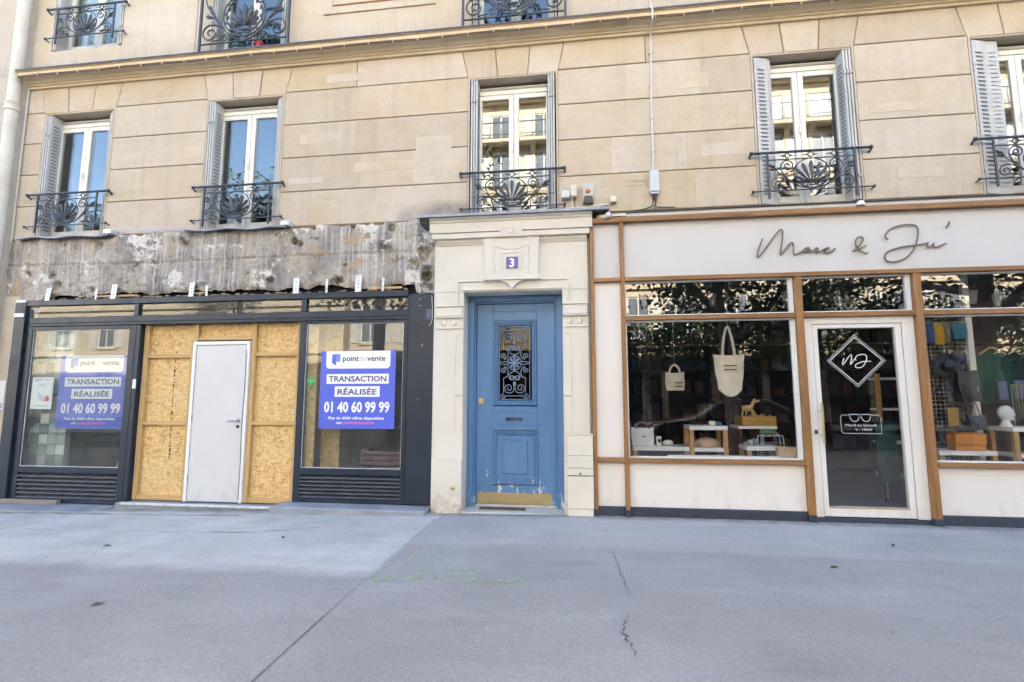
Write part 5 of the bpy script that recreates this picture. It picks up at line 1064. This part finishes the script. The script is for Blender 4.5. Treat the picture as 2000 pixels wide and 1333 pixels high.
for x0, x1, y, z0, z1, drop, lab in ((1.72, 2.105, .36, 1.475, 1.92, .9, 'large natural canvas tote bag hanging in the boutique window'), (1.195, 1.45, .8, 1.47, 1.72, 0, 'small square canvas tote hanging deeper inside the boutique')):
    t = empty('tote_bag', ((x0 + x1) / 2, y, z1), lab, 'bag', 'canvas tote bags'); part(bagbody(x0, x1, y, z0, z1, .05, .03, drop=drop).build('body', canvas, None, True), t); cxx = (x0 + x1) / 2
    top = 2.98 if drop else 2.0
    for q in (-.02, .02): part(strap([(cxx - .075, y + q, z1 - .02), (cxx - .05, y + q, z1 + (.2 if drop else .06)), (cxx, y + q, z1 + (.36 if drop else .10)), (cxx + .05, y + q, z1 + (.2 if drop else .06)), (cxx + .075, y + q, z1 - .02)], .011).build('strap', canvas, None, True), t)
    part(MB().tube([(cxx, y, z1 + (.36 if drop else .10)), (cxx, y, 2.999)], .003, 5).build('hanging_wire', M['steel'], None, True), t)
    w_ = (x1 - x0)
    for k_ in range(2): part(box('print', ink, None, cxx - .08 * w_ / .38 + (.04 if not drop else 0), cxx + .08 * w_ / .38 + (.04 if not drop else 0), y - .062, y - .060, z0 + (z1 - z0) * (.55 if drop else .2) + k_ * .05, z0 + (z1 - z0) * (.55 if drop else .2) + .012 + k_ * .05, c=0), t)
t = empty('display_shelf', (2.45, .7, .636), 'grey display shelf behind the OPEN box carrying a wooden tray', 'shelf'); part(box('board', WT, None, 2.05, 2.52, .55, .95, .975, 1.01, c=.003), t); part(box('support', M['darkwood'], None, 2.06, 2.10, .56, .94, .636, .974, c=.003), t); part(box('support', M['darkwood'], None, 2.46, 2.50, .56, .94, .636, .974, c=.003), t)
t = empty('wooden_tray', (2.4, .65, 1.011), 'ochre wooden tray of small jewellery on the display shelf', 'tray'); oc = wood('ochre_wood', (.42, .24, .06), 'x', .8, .5); part(box('front', oc, None, 2.10, 2.52, .56, .575, 1.012, 1.135, c=.003), t); part(box('bottom', oc, None, 2.10, 2.52, .576, .9, 1.012, 1.03, c=.003), t); part(box('side', oc, None, 2.10, 2.115, .576, .9, 1.031, 1.135, c=.003), t); part(box('side', oc, None, 2.505, 2.52, .576, .9, 1.031, 1.135, c=.003), t)
jw = MB()
for i in range(40): jw.ball((random.uniform(2.24, 2.5), random.uniform(.6, .8), 1.12 + random.uniform(0, .03)), random.uniform(.008, .02), 6, 4)
tag(part(jw.build('jewellery', M['brass']), t), kind='stuff')
# carved wooden animal
fg = empty('wooden_animal', (2.24, .62, 1.136), 'pale carved wooden animal figure on the ochre tray', 'figurine'); bw = wood('pale_carved_wood', (.55, .38, .20), 'z', .85, .6)
an = MB(); an.ball((2.20, .66, 1.235), .05, 10, 7, 1.4, .8, .9); an.tube([(2.245, .66, 1.25), (2.275, .66, 1.30), (2.285, .66, 1.33)], .026, 8, r1=.018); an.tube([(2.28, .66, 1.335), (2.315, .66, 1.325), (2.36, .66, 1.335)], .022, 8, r1=.010); an.tube([(2.30, .655, 1.345), (2.305, .65, 1.37)], .008, 6, r1=.003)
for x_, xx in ((2.15, 2.13), (2.175, 2.185), (2.24, 2.27), (2.25, 2.31)): an.tube([(x_, .655 + .01 * (x_ > 2.2), 1.23), ((x_ + xx) / 2 + .005, .66, 1.185), (xx, .66, 1.138)], .015, 7, r1=.010)
an.tube([(2.14, .66, 1.25), (2.12, .66, 1.28)], .007, 6, r1=.003); part(an.build('body', bw, None, True), fg)
# green chair behind
ch = empty('green_seat', (2.42, .5, .636), 'sage green low seat behind the OPEN box in the boutique window', 'seat'); gm = plain('sage_green_shell', (.13, .18, .11), .5, .1, 3)
sv = MB().lathe([(.0, 0), (.11, 0), (.125, .012), (.11, .03), (.0, .022)], (2.39, .49, .905), 18, 1, .5); part(sv.build('seat', gm, None, True), ch); part(MB().prism([(2.30, .90), (2.50, .90), (2.51, .94), (2.48, .972), (2.32, .972), (2.29, .94)], .548, .553).build('backrest', gm), ch)
for sx, sy in ((-1, -1), (1, -1), (-1, 1), (1, 1)): part(MB().tube([(2.39 + sx * .07, .49 + sy * .03, .905), (2.39 + sx * .09, .49 + sy * .04, .636)], .007, 6).build('leg', M['steel'], None, True), ch)
sk = empty('wire_stand', (2.45, .4, .636), 'pale wire frame stand beside the OPEN box', 'stand')
for y in (.33, .45): part(MB().tube(catmull([(2.235, y, .637), (2.245, y, .86), (2.27, y, .90), (2.46, y, .905), (2.50, y, .88), (2.51, y, .637)], 3), .008, 6).build('loop', M['galv'], None, True), sk)
for z in (.70, .76, .82): part(MB().tube([(2.24, .33, z), (2.50, .33, z)], .004, 5).build('wire', M['galv'], None, True), sk)
op = empty('wooden_sign_box', (2.42, .02, .636), 'pale wooden box reading OPEN at the foot of the boutique window', 'sign'); part(box('box', M['ply'], None, 2.315, 2.515, -.0, .085, .637, .80, c=.004), op)
part(text('OPEN', 2.345, 2.485, .68, .052, -.002, solid('pale_engraving', (.72, .60, .44)), op, bold=.02), op)
bk = [((.30, .33, .40), 'blue grey'), ((.62, .58, .50), 'cream'), ((.18, .25, .38), 'blue')]
for i, (c_, nm) in enumerate(bk):
    e = MB().cbox(2.03 + i * .055, 2.075 + i * .055, .28, .36, .797, .835 + .02 * i, .006).build('gift_box', solid('box_%s' % nm.replace(' ', '_'), c_)); tag(e, f'tiny {nm} box on the low table by the OPEN box', 'box')
e = MB().cbox(1.05, 2.30, -.07, -.015, .670, .698, .003).build('sill_strip', M['white']); tag(e, 'long white strip lying on the boutique window sill', 'strip')
# bucket shaped pendant shades under the ceiling
shade = plain('white_pendant_shade', (.55, .56, .55), .6, .05, 3)
for i, (x, y, z, lab) in enumerate(((.91, .6, 2.62, 'leftmost bucket shaped pendant shade in the boutique transom'), (1.30, 1.0, 2.62, 'second bucket shaped pendant shade from the left'), (1.86, .8, 2.63, 'bucket shaped pendant shade above the large tote bag'), (2.25, .8, 2.62, 'bucket shaped pendant shade right of the large tote bag'), (2.74, .6, 2.60, 'bucket shaped pendant shade left of the glass door transom'), (4.95, .6, 2.55, 'bucket shaped pendant shade above the mannequin head'), (5.3, .7, 2.52, 'rightmost bucket shaped pendant shade over the clothes rail'))):
    t = empty('pendant_lamp', (x, y, z), lab, 'pendant lamp', 'bucket shaped pendant lamps'); part(MB().lathe([(.034, 0), (.055, .16), (.052, .16), (.031, .004)], (x, y, z), 14).build('shade', shade, None, True), t); part(MB().tube([(x, y, z + .12), (x, y, 2.999)], .003, 5).build('cord', M['black'], None, True), t)
    for q in (-1, 1): part(MB().tube([(x + q * .05, y, z + .155), (x, y, z + .21)], .0025, 4).build('wire', M['black'], None, True), t)
# goods in the right window
gd = empty('wire_grid', (4.4, .4, .616), 'pale wire grid display panel crowded with accessories in the right boutique window', 'display panel')
gm_ = plain('pale_wire', (.62, .60, .55), .5)
vw = MB(); hw_ = MB()
for i in range(13): vw.tube([(4.10 + i * .05, .42, .618), (4.10 + i * .05, .42, 2.28)], .0035, 4)
for j in range(34): hw_.tube([(4.09, .416, .64 + j * .05), (4.71, .416, .64 + j * .05)], .0035, 4)
tag(part(vw.build('vertical_wires', gm_), gd), kind='stuff'); tag(part(hw_.build('horizontal_wires', gm_), gd), kind='stuff')
part(MB().tube([(4.08, .42, .617), (4.08, .42, 2.30), (4.72, .42, 2.30), (4.72, .42, .617)], .008, 6).build('frame', gm_, None, True), gd)
cols = [(.10, .03, .03), (.03, .03, .04), (.20, .12, .06), (.30, .05, .06), (.45, .40, .36), (.05, .07, .14)]
am = [solid('accessory_%d' % i, c_, .4) for i, c_ in enumerate(cols)]
for i in range(230):
    x, z = random.uniform(4.11, 4.68), random.uniform(.80, 1.98)
    o = MB(); kx = random.random()
    if kx < .5: o.tube([(x + .022 * math.cos(a), .40, z + .02 * math.sin(a)) for a in [2 * math.pi * q / 8 for q in range(8)]], .004, 4, True)
    elif kx < .8: o.tube([(x, .40, z), (x + random.uniform(-.01, .01), .395, z - random.uniform(.04, .1))], .006, 5)
    else: o.ball((x, .395, z), random.uniform(.01, .02), 6, 5)
    part(o.build('accessory', random.choice(am), None, True), gd)
def pouch(x0, x1, z0, z1, y, c_, label, cat='pouch'):
    o = bagbody(x0, x1, y, z0, z1, .05, .02, 6, 6).build('hanging_pouch', plain('cloth_' + label.split()[0], c_, .7, .12, 8, .2, 40), None, True); tag(o, label, cat, 'coloured pouches hung on the wire grid'); MB().tube([((x0 + x1) / 2, y, z1 - .01), ((x0 + x1) / 2, y + .02, z1 + .06)], .004, 5).build('loop', M['black'], o); return o
pouch(4.19, 4.30, 2.03, 2.28, .34, (.03, .07, .22), 'blue pouch hung at the top left of the wire grid'); pouch(4.30, 4.41, 2.01, 2.285, .35, (.58, .32, .02), 'yellow pouch hung at the top of the wire grid'); pouch(4.415, 4.485, 2.03, 2.28, .36, (.26, .19, .12), 'brown narrow pouch hung beside the yellow one'); pouch(4.50, 4.66, 2.08, 2.27, .34, (.03, .16, .24), 'teal rounded pouch hung at the top right of the wire grid')
pouch(4.12, 4.25, 1.62, 1.84, .34, (.02, .02, .024), 'black flat pouch hung at the left of the wire grid'); pouch(4.52, 4.62, 1.80, 1.96, .35, (.03, .028, .03), 'small black pouch hung above the backpack'); pouch(4.10, 4.20, 1.15, 1.38, .34, (.05, .02, .02), 'dark red pouch hung low on the left of the wire grid'); pouch(4.24, 4.33, .86, 1.02, .35, (.02, .022, .03), 'small black pouch hung low behind the orange satchel')
blk = plain('black_nylon', (.016, .016, .019), .5, .3, 8, .2, 50)
t = empty('hat', (4.43, .35, 1.75), 'black round hat hung on the wire grid', 'hat'); part(MB().lathe([(0, -.02), (.15, -.02), (.155, -.015), (.15, -.01), (.085, 0), (.08, .06), (.05, .085), (0, .09)], (0, 0, 0), 18).build('crown', blk, None, True), t); t.children[0].location = (0, 0, 0); t.children[0].rotation_euler = (R(80), 0, 0)
t = empty('backpack', (4.59, .32, 1.32), 'black backpack hanging on the white post beside the wire grid', 'backpack'); bp = bagbody(4.475, 4.705, .32, 1.33, 1.70, .16, .05).build('body', blk, None, True); part(bp, t); part(bagbody(4.50, 4.68, .25, 1.36, 1.54, .06, .02).build('pocket', blk, None, True), t); part(strap([(4.56, .33, 1.68), (4.58, .34, 1.76), (4.62, .36, 1.88), (4.64, .36, 1.76), (4.63, .33, 1.68)], .012).build('strap', blk, None, True), t); part(box('zip', M['galv'], None, 4.612, 4.618, .185, .19, 1.44, 1.50, c=0), t)
t = empty('dark_bag', (4.66, .34, 1.0), 'dark drawstring bag hanging below the black backpack', 'bag'); part(bagbody(4.56, 4.74, .33, 1.0, 1.17, .12, .03).build('body', plain('slate_cloth', (.035, .045, .06), .7), None, True), t); part(strap([(4.60, .33, 1.15), (4.66, .34, 1.33), (4.71, .33, 1.15)], .007).build('strap', blk, None, True), t)
e = MB().box(4.73, 4.80, .44, .50, .616, 2.999).build('white_post', M['white']); tag(e, 'white painted post beside the wire grid inside the boutique', 'post')
orange = plain('orange_leather', (.56, .20, .025), .45, .1, 5, .15, 50)
t = empty('satchel', (4.43, .17, .776), 'orange leather satchel on the low white table', 'bag'); part(MB().hprism([(4.275, .12), (4.585, .12), (4.59, .25), (4.27, .25)], .777, .955).build('body', orange), t); part(MB().prof([(.108, .845), (.119, .84), (.119, .958), (.26, .966), (.26, .975), (.105, .965)], 4.272, 4.59).build('flap', orange), t); part(box('clasp', M['brass'], None, 4.415, 4.445, .100, .107, .84, .87, c=.002), t)
e = MB().cbox(4.36, 4.48, .36, .372, 1.04, 1.26, .003).build('card_holder', plain('kraft_card', (.35, .23, .06), .8)); tag(e, 'ochre picture card standing on the grid above the orange satchel', 'card'); e.location = (0, -.03, -.0)
# mannequin head
hd_ = MB()
hd_.lathe([(.0, .0), (.062, .0), (.058, .015), (.042, .04), (.036, .075), (.040, .10), (.03, .12), (0, .12)], (4.945, .30, 1.041), 16); hd_.ball((4.955, .30, 1.195), .1, 16, 10, .80, .66, .88); hd_.ball((4.985, .30, 1.150), .05, 12, 8, .9, .85, .95)
hd_.tube([(5.028, .30, 1.205), (5.050, .30, 1.172), (5.026, .30, 1.162)], .011, 6); hd_.ball((5.022, .30, 1.128), .018, 8, 6); hd_.ball((5.026, .30, 1.148), .010, 8, 6, 1, 1.6, .7)
e = hd_.build('mannequin_head', plain('white_polystyrene', (.72, .73, .72), .8, .04, 6, .1, 80), None, True); tag(e, 'white mannequin head in profile on the tall display table', 'mannequin head')
t = empty('necklace_stand', (5.17, .35, 1.041), 'gold chains hanging from a stand beside the mannequin head', 'jewellery stand'); part(MB().tube([(5.08, .36, 1.52), (5.34, .36, 1.52)], .008, 6).build('bar', M['brass'], None, True), t)
for x in (5.09, 5.33): part(MB().tube([(x, .36, 1.042), (x, .36, 1.52)], .008, 6).build('upright', M['brass'], None, True), t)
for i in range(9): part(MB().tube([(5.105 + i * .025, .345, 1.52), (5.108 + i * .025 + random.uniform(-.008, .008), .34, 1.08 + random.uniform(0, .12))], .0045, 5).build('chain', random.choice([M['brass'], M['bronze'], M['steel']]), None, True), t)
rail = empty('clothes_rail', (5.4, .85, .616), 'black clothes rail with green garments at the right edge of the boutique window', 'clothes rail'); part(MB().tube([(5.0, .85, 2.06), (5.88, .85, 2.06)], .012, 8).build('rail', M['black'], None, True), rail)
for x in (5.0, 5.88): part(MB().tube([(x, .85, .616), (x, .85, 2.06)], .012, 8).build('upright', M['black'], None, True), rail)
gcol = [(.01, .085, .06), (.02, .05, .045), (.015, .10, .075), (.03, .03, .035)]
for i in range(4):
    x = 5.20 + i * .17; t = empty('garment', (x, .8, 2.06), ['leftmost dark green garment hung on the black clothes rail', 'second green garment from the left on the clothes rail', 'third green garment from the left on the clothes rail', 'rightmost dark garment on the clothes rail'][i], 'garment', 'garments on the clothes rail')
    part(MB().prism([(x - .20, 1.86), (x - .03, 1.985), (x + .03, 1.985), (x + .20, 1.86), (x + .19, 1.30), (x - .19, 1.30)], .74 + i * .01, .78 + i * .01).build('cloth', plain('knit_%d' % i, gcol[i], .9, .2, 20, .3, 120)), t); part(MB().tube(catmull([(x - .15, .73 + i * .01, 1.915), (x - .05, .73 + i * .01, 1.985), (x, .73 + i * .01, 2.005), (x + .05, .73 + i * .01, 1.985), (x + .15, .73 + i * .01, 1.915)], 3), .012, 6).build('hanger', M['ply'], None, True), t); part(MB().tube([(x, .745, 2.0), (x, .80, 2.05), (x, .85, 2.078)], .004, 5).build('hook', M['steel'], None, True), t)
for x, z, c_, lab in ((5.06, 1.35, (.12, .15, .28), 'blue book standing behind the gold chains'), (5.24, 1.36, (.16, .19, .32), 'second blue book behind the gold chains')):
    e = MB().cbox(x, x + .10, .50, .52, z, z + .22, .003).build('book', solid('book_blue', c_)); tag(e, lab, 'book'); MB().box(x - .02, x + .12, .50, .62, z - .02, z - .002).build('ledge', M['darkwood'], e)
for x, w_, h, c_, lab in ((4.10, .11, .085, (.08, .16, .34), 'small blue pouch under the low table of the right window'), (4.22, .16, .06, (.50, .10, .04), 'small red orange purse under the low table of the right window'), (4.02, .07, .06, (.60, .62, .64), 'small pale box under the low table of the right window')):
    e = MB().ball((x + w_ / 2, .12, .616 + h / 2), .5, 10, 7, w_, .10, h).build('purse', plain('purse_cloth', c_, .6), None, True); tag(e, lab, 'purse')
# behind the door
t = empty('ladder_shelf', (4.15, 1.3, .02), 'white ladder shelf with wooden feet seen through the glass door', 'shelf')
for x in (4.08, 4.62): part(box('upright', M['beech_z'], None, x, x + .05, 1.2, 1.25, .02, 1.70, c=.003), t)
for z in (.30, .75, 1.2, 1.62): part(box('board', WT, None, 4.131, 4.619, 1.18, 1.5, z, z + .03, c=.003), t)
t = empty('wall_shelving', (2.5, 4.0, .02), 'dark wooden wall shelving stacked with goods at the back of the boutique', 'shelving')
for x in (.5, 1.7, 2.9, 4.1, 5.3, 6.5): part(box('upright', M['darkwood'], None, x, x + .04, 3.85, 4.19, .02, 2.6, c=0), t)
for a in (.5, 1.7, 2.9, 4.1, 5.3):
    for z in (.4, .9, 1.4, 1.9, 2.4):
        part(box('shelf_board', M['darkwood'], None, a + .041, a + 1.199, 3.86, 4.18, z, z + .03, c=0), t)
        for q in range(4):
            x = a + .08 + q * .27; h = random.uniform(.12, .34); part(box('goods', solid('goods', random.choice([(.02, .03, .06), (.08, .045, .025), (.04, .04, .045), (.09, .08, .07), (.03, .05, .04), (.08, .025, .02)])), None, x, x + random.uniform(.1, .22), 3.9, 4.1, z + .031, z + .031 + h, c=.004), t)
t = empty('coat_rack', (4.0, .95, .02), 'dark clothes hanging just inside the boutique door', 'clothes rack'); part(MB().tube([(3.86, .9, 1.12), (4.05, 1.1, 1.12)], .01, 6).build('bar', M['black'], None, True), t); part(MB().tube([(3.97, 1.0, .02), (3.97, 1.0, 1.12)], .012, 6).build('upright', M['black'], None, True), t)
for i, c_ in enumerate(((.01, .06, .05), (.28, .14, .14), (.04, .05, .08))): part(bagbody(3.82 + i * .05, 4.05 + i * .05, .82 + i * .09, .30 + .1 * i, 1.08, .06, .02).build('garment', plain('coat_%d' % i, c_, .9, .2, 12), None, True), t)
# back room behind first floor windows is closed by the floor slabs; a few dry leaves on the pavement
lm = plain('dry_leaf', (.10, .065, .04), .9, .3, 9)
for i, (x, y, a, lab) in enumerate(((2.05, -1.75, .4, 'small dry leaf on the pavement in front of the boutique window'), (2.9, -1.02, 1.2, 'small dry leaf on the pavement before the glass door'), (-3.32, -3.05, .8, 'small dry leaf on the grey pavement at lower left'), (-4.6, -1.75, .2, 'small leaf on the pale pavement before the strand board'), (-3.0, -1.35, 2.2, 'leaf scrap on the pale pavement before the right vacant window'))):
    o = MB().add([(-.045, 0, .002), (-.01, .018, .010), (.045, 0, .004), (-.01, -.018, .008), (.0, 0, .003), (-.045, 0, .0005), (-.01, .018, .0085), (.045, 0, .0025), (-.01, -.018, .0065), (0, 0, .0015)], [(0, 1, 4), (1, 2, 4), (2, 3, 4), (3, 0, 4), (5, 9, 6), (6, 9, 7), (7, 9, 8), (8, 9, 5)]).build('dry_leaf', lm, None, fix=False); o.location = (x, y, gz(x) + .006); o.rotation_euler = (0, 0, a); tag(o, lab, 'leaf', 'dry leaves on the pavement')

# ================================================================ the other side of the street (seen in the panes)
M['far_stone'] = plain('sunlit_stone', (.58, .49, .36), .85, .12, 2, 0); M['slate'] = plain('zinc_roof', (.22, .24, .27), .5, .15, 2); M['far_glass'] = plain('far_window_glass', (.17, .19, .21), .2, .3, 2, 0, spec=.4); M['far_shop'] = plain('far_shop_glass', (.03, .035, .045), .12, .2, 2, 0, spec=.3); M['far_shutter'] = plain('far_white_shutter', (.62, .60, .55), .6); M['shopblue'] = plain('navy_shop_paint', (.025, .04, .10), .5); M['awning'] = plain('pale_awning', (.20, .22, .27), .8)
def facade(name, label, x0, x1, y, z_cor, floors, sp, top, shops):
    t = empty(name, ((x0 + x1) / 2, y, 0), label, 'building'); ox = (x0 + x1) / 2
    def A(o): return part(o, t)
    A(MB().box(x0, x1, y - 10, y, 0, z_cor).build('wall', M['far_stone']))
    A(MB().box(x0 - .1, x1 + .1, y - .01, y + .5, z_cor, z_cor + .45).build('cornice', M['far_stone']))
    A(MB().prof([(y + .05, z_cor + .45), (y - 1.4, z_cor + top), (y - 8, z_cor + top + 1.2), (y - 10, z_cor + .45)], x0, x1).build('roof', M['slate']))
    n = int((x1 - x0) / sp); win = None; bal = None
    for fi, (z, h) in enumerate(floors):
        for i in range(n):
            cx_ = x0 + sp * (i + .5)
            if win is None or win['h'] != h:
                wo = MB().frame(-.72, .72, -.12, h + .12, .12, 0, .09).build('window', M['far_stone'], t); MB().frame(-.6, .6, 0, h, .07, -.02, .04).build('frame', M['white'], wo); MB().box(-.53, .53, -.03, .012, .07, h - .07).build('pane', M['far_glass'], wo); MB().box(-.03, .03, .013, .045, .07, h - .07).build('mullion', M['white'], wo)
                for s in (-1, 1): MB().box(s * .95 - .23, s * .95 + .23, .001, .05, 0, h).build('shutter', M['far_shutter'], wo)
                win = {'h': h, 'o': wo}; o = wo
            else: o = copy_tree(win['o'], t)
            o.parent = t; o.location = (cx_ - ox, .001, z)
        A(MB().box(x0, x1, y, y + .16, z - .55, z - .38).build('string_course', M['far_stone']))
        if fi in (2, len(floors) - 1) and shops:
            A(MB().box(x0 + .2, x1 - .2, y, y + .85, z - .36, z - .16).build('balcony_slab', M['far_stone']))
            r_ = MB(); xx = x0 + .25
            while xx < x1 - .2: r_.box(xx, xx + .022, y + .78, y + .80, z - .16, z + .84); xx += .13
            tag(A(r_.build('balusters', M['iron'])), kind='stuff'); A(MB().box(x0 + .2, x1 - .2, y + .76, y + .82, z + .84, z + .89).build('handrail', M['iron'])); A(MB().box(x0 + .2, x1 - .2, y + .77, y + .81, z + .1, z + .13).build('rail', M['iron']))
            for i in range(int((x1 - x0) / 1.3)): A(MB().prof([(y, z - .36), (y + .7, z - .36), (y + .15, z - .85), (y, z - .95)], x0 + .5 + i * 1.3, x0 + .8 + i * 1.3).build('console', M['far_stone']))
    for i in range(n if shops else 0):
        cx_ = x0 + sp * (i + .5); A(MB().box(cx_ - sp * .42, cx_ + sp * .42, y, y + .08, .1, 2.9).build('shop_glazing', M['far_shop']))
        if i in (3, 9): A(MB().prof([(y + .09, 3.2), (y + .09, 3.25), (y + 1.1, 2.75), (y + 1.1, 2.68)], cx_ - sp * .45, cx_ + sp * .45).build('awning', M['awning']))
    if shops: A(MB().box(x0, x1, y, y + .18, 2.95, 3.6).build('shop_fascia', M['shopblue']))
    A(MB().box(x0, x1, y, y + .12, 0, .099).build('plinth', M['shopblue']))
    return t
facade('opposite_building', 'tall sunlit stone building across the street, seen only reflected in the panes', -13.5, 34, -22.0, 19.2, [(4.6, 2.3), (7.9, 2.2), (11.0, 2.2), (14.0, 2.1), (16.8, 1.7)], 2.6, 4.2, True)
facade('opposite_building', 'lower sunlit house across the street, reflected in the left shop glass', -52, -14.2, -22.6, 11.5, [(1.3, 1.7), (4.6, 2.1), (7.6, 1.8), (9.7, 1.2)], 3.3, 2.0, False)
bark = plain('plane_tree_bark', (.38, .31, .275), .9, .5, 7, .8, 26, stretch=(1, 1, .5)); leafm = []
for nm, c_ in (('leaf_dark', (.030, .055, .016)), ('leaf_mid', (.055, .09, .022)), ('leaf_light', (.09, .13, .035))):
    leafm.append(plain(nm, c_, .5, .3, 3, 0))
def tree(x, y, r, h, cr, seed, label, nleaf=5200):
    rn = random.Random(seed); t = empty('street_tree', (x, y, gz(max(x, -40))), label, 'tree', 'street trees'); z0_ = 0
    tr_ = MB(); lean = rn.uniform(-.25, .25); P_ = [Vector((lean * (i / 6) ** 2 + .03 * math.sin(i * 1.7), .05 * math.sin(i), h * .55 * i / 6)) for i in range(7)]; tr_.tube(P_, r, 12, r1=r * .62); tips = []
    for i in range(9):
        a = i * 2.4 + rn.uniform(-.3, .3); b = P_[4 + i % 3]; L = cr * rn.uniform(.65, 1.0); d = Vector((math.cos(a), math.sin(a), rn.uniform(.15, 1.1))).normalized()
        path = [b + d * L * q + Vector((0, 0, .25 * L * q * q)) + Vector((rn.uniform(-.1, .1), rn.uniform(-.1, .1), 0)) * q for q in (0, .25, .5, .75, 1)]; tr_.tube(path, r * .34, 7, r1=.03); tips += path[2:]
        for k_ in range(3):
            a2 = a + rn.uniform(-1.1, 1.1); p0 = path[2 + k_ % 3]; d2 = Vector((math.cos(a2), math.sin(a2), rn.uniform(-.3, .7))).normalized(); p2 = [p0 + d2 * L * .45 * q for q in (0, .5, 1)]; tr_.tube(p2, r * .13, 5, r1=.012); tips += p2[1:]
    part(tr_.build('trunk', bark, None, True), t); t.children[0].location = (0, 0, 0)
    for mi in range(3):
        lf = MB(); v = []; f = []
        for i in range(nleaf // 3):
            c_ = rn.choice(tips); p = c_ + Vector((rn.gauss(0, .38), rn.gauss(0, .38), rn.gauss(0, .30))); s = rn.uniform(.05, .11); u = Vector((rn.uniform(-1, 1), rn.uniform(-1, 1), rn.uniform(-.7, .7))).normalized(); w_ = u.cross(Vector((rn.uniform(-1, 1), rn.uniform(-1, 1), rn.uniform(-1, 1)))).normalized()
            b = len(v); v += [p - u * s, p + w_ * s * .6, p + u * s, p - w_ * s * .6]; f.append((b, b + 1, b + 2, b + 3))
        lf.add(v, f); o = lf.build('crown', leafm[mi], t, fix=False)
    return t
tree(3.82, -7.2, .18, 7.5, 2.6, 1, 'slender street tree reflected behind the large tote bag')
tree(9.6, -7.2, .33, 8.5, 3.0, 2, 'thick trunked street tree reflected in the right boutique window')
tree(-5.6, -7.4, .22, 9.5, 3.0, 3, 'street tree reflected in the left part of the building')
tree(-19.3, -18.6, .30, 19.5, 3.6, 4, 'tall street tree across the road, reflected in the first floor windows', 9000)
for i, (x_, lab) in enumerate(((3.2, 'street tree across the road, reflected at the left of the boutique window'), (7.2, 'street tree across the road, reflected behind the small tote'), (11.0, 'street tree across the road, reflected in the glass door'), (14.6, 'street tree across the road, reflected right of the glass door'), (18.2, 'street tree across the road, reflected at the right edge'))):
    tree(x_, -18.2 - .2 * (i % 2), .22, 6.4 + .4 * (i % 3), 2.9, 10 + i, lab, 6600)
# a dark parked car at the kerb, seen reflected in the boutique window
car = empty('parked_car', (4.4, -9.06, -.16), 'dark saloon car parked at the kerb, reflected in the boutique window', 'car'); cp_ = plain('black_car_paint', (.012, .013, .016), .15, .1, 3, 0); cg = plain('car_glass', (.02, .025, .03), .03, .1, 3, 0); ty = plain('tyre_rubber', (.02, .02, .02), .8)
side = [(-2.25, .35), (-2.28, .62), (-2.1, .82), (-1.2, .95), (-.45, 1.42), (.1, 1.48), (.75, 1.45), (1.55, 1.02), (2.15, .95), (2.25, .7), (2.22, .35)]
def carslice(poly, hw, ins):
    v = []; n = len(poly)
    for yy, k_ in ((-hw, 0), (-hw * .96, 1), (hw * .96, 1), (hw, 0)): v += [(x * (1 if k_ else .985), yy * (1 - ins * max(0, z - .9)), z + (.02 if k_ else -.0)) for x, z in poly]
    f = [(r_ * n + i, r_ * n + (i + 1) % n, (r_ + 1) * n + (i + 1) % n, (r_ + 1) * n + i) for r_ in range(3) for i in range(n)] + [tuple(range(n)), tuple(range(4 * n - 1, 3 * n - 1, -1))]
    return MB().add(v, f)
o = carslice(side, .88, .42).build('body', cp_, car, True); o.location = (0, 0, 0)
for s in (-1, 1):
    for poly in ([(-1.08, .98), (-.45, 1.36), (.02, 1.41), (.02, .99)], [(.09, .99), (.09, 1.41), (.72, 1.38), (1.32, 1.02)]):
        MB().add([(x, s * (.88 * (1 - .42 * max(0, z - .9)) + .006), z) for x, z in poly] + [(x, s * (.88 * (1 - .42 * max(0, z - .9)) - .02), z) for x, z in poly], [(0, 1, 2, 3), (7, 6, 5, 4), (0, 4, 5, 1), (1, 5, 6, 2), (2, 6, 7, 3), (3, 7, 4, 0)]).build('side_window', cg, car)
    MB().tube([(-1.12, s * .855, .965), (-.45, s * .70, 1.385), (.1, s * .685, 1.43), (.72, s * .69, 1.40), (1.36, s * .84, 1.0)], .008, 5).build('chrome_trim', M['steel'], car, True)
    for x in (-1.4, 1.4):
        wl_ = MB().tube([(x, s * .80, .32), (x, s * .90, .32)], .32, 22).build('wheel', ty, car, True); MB().tube([(x, s * .895, .32), (x, s * .915, .32)], .20, 16).build('rim', M['steel'], wl_, True)
    MB().cbox(-1.0, -.86, s * .9 - .07, s * .9 + .07, .98, 1.1, .02).build('mirror', cp_, car)
    MB().cbox(-2.27, -2.12, s * .6 - .17, s * .6 + .17, .66, .78, .02).build('headlight', M['white'], car)
MB().add([(-1.16, -.72, .985), (-1.16, .72, .985), (-.52, .62, 1.40), (-.52, -.62, 1.40), (-1.14, -.7, .95), (-1.14, .7, .95), (-.5, .6, 1.37), (-.5, -.6, 1.37)], [(0, 1, 2, 3), (7, 6, 5, 4), (0, 4, 5, 1), (1, 5, 6, 2), (2, 6, 7, 3), (3, 7, 4, 0)]).build('windscreen', cg, car)
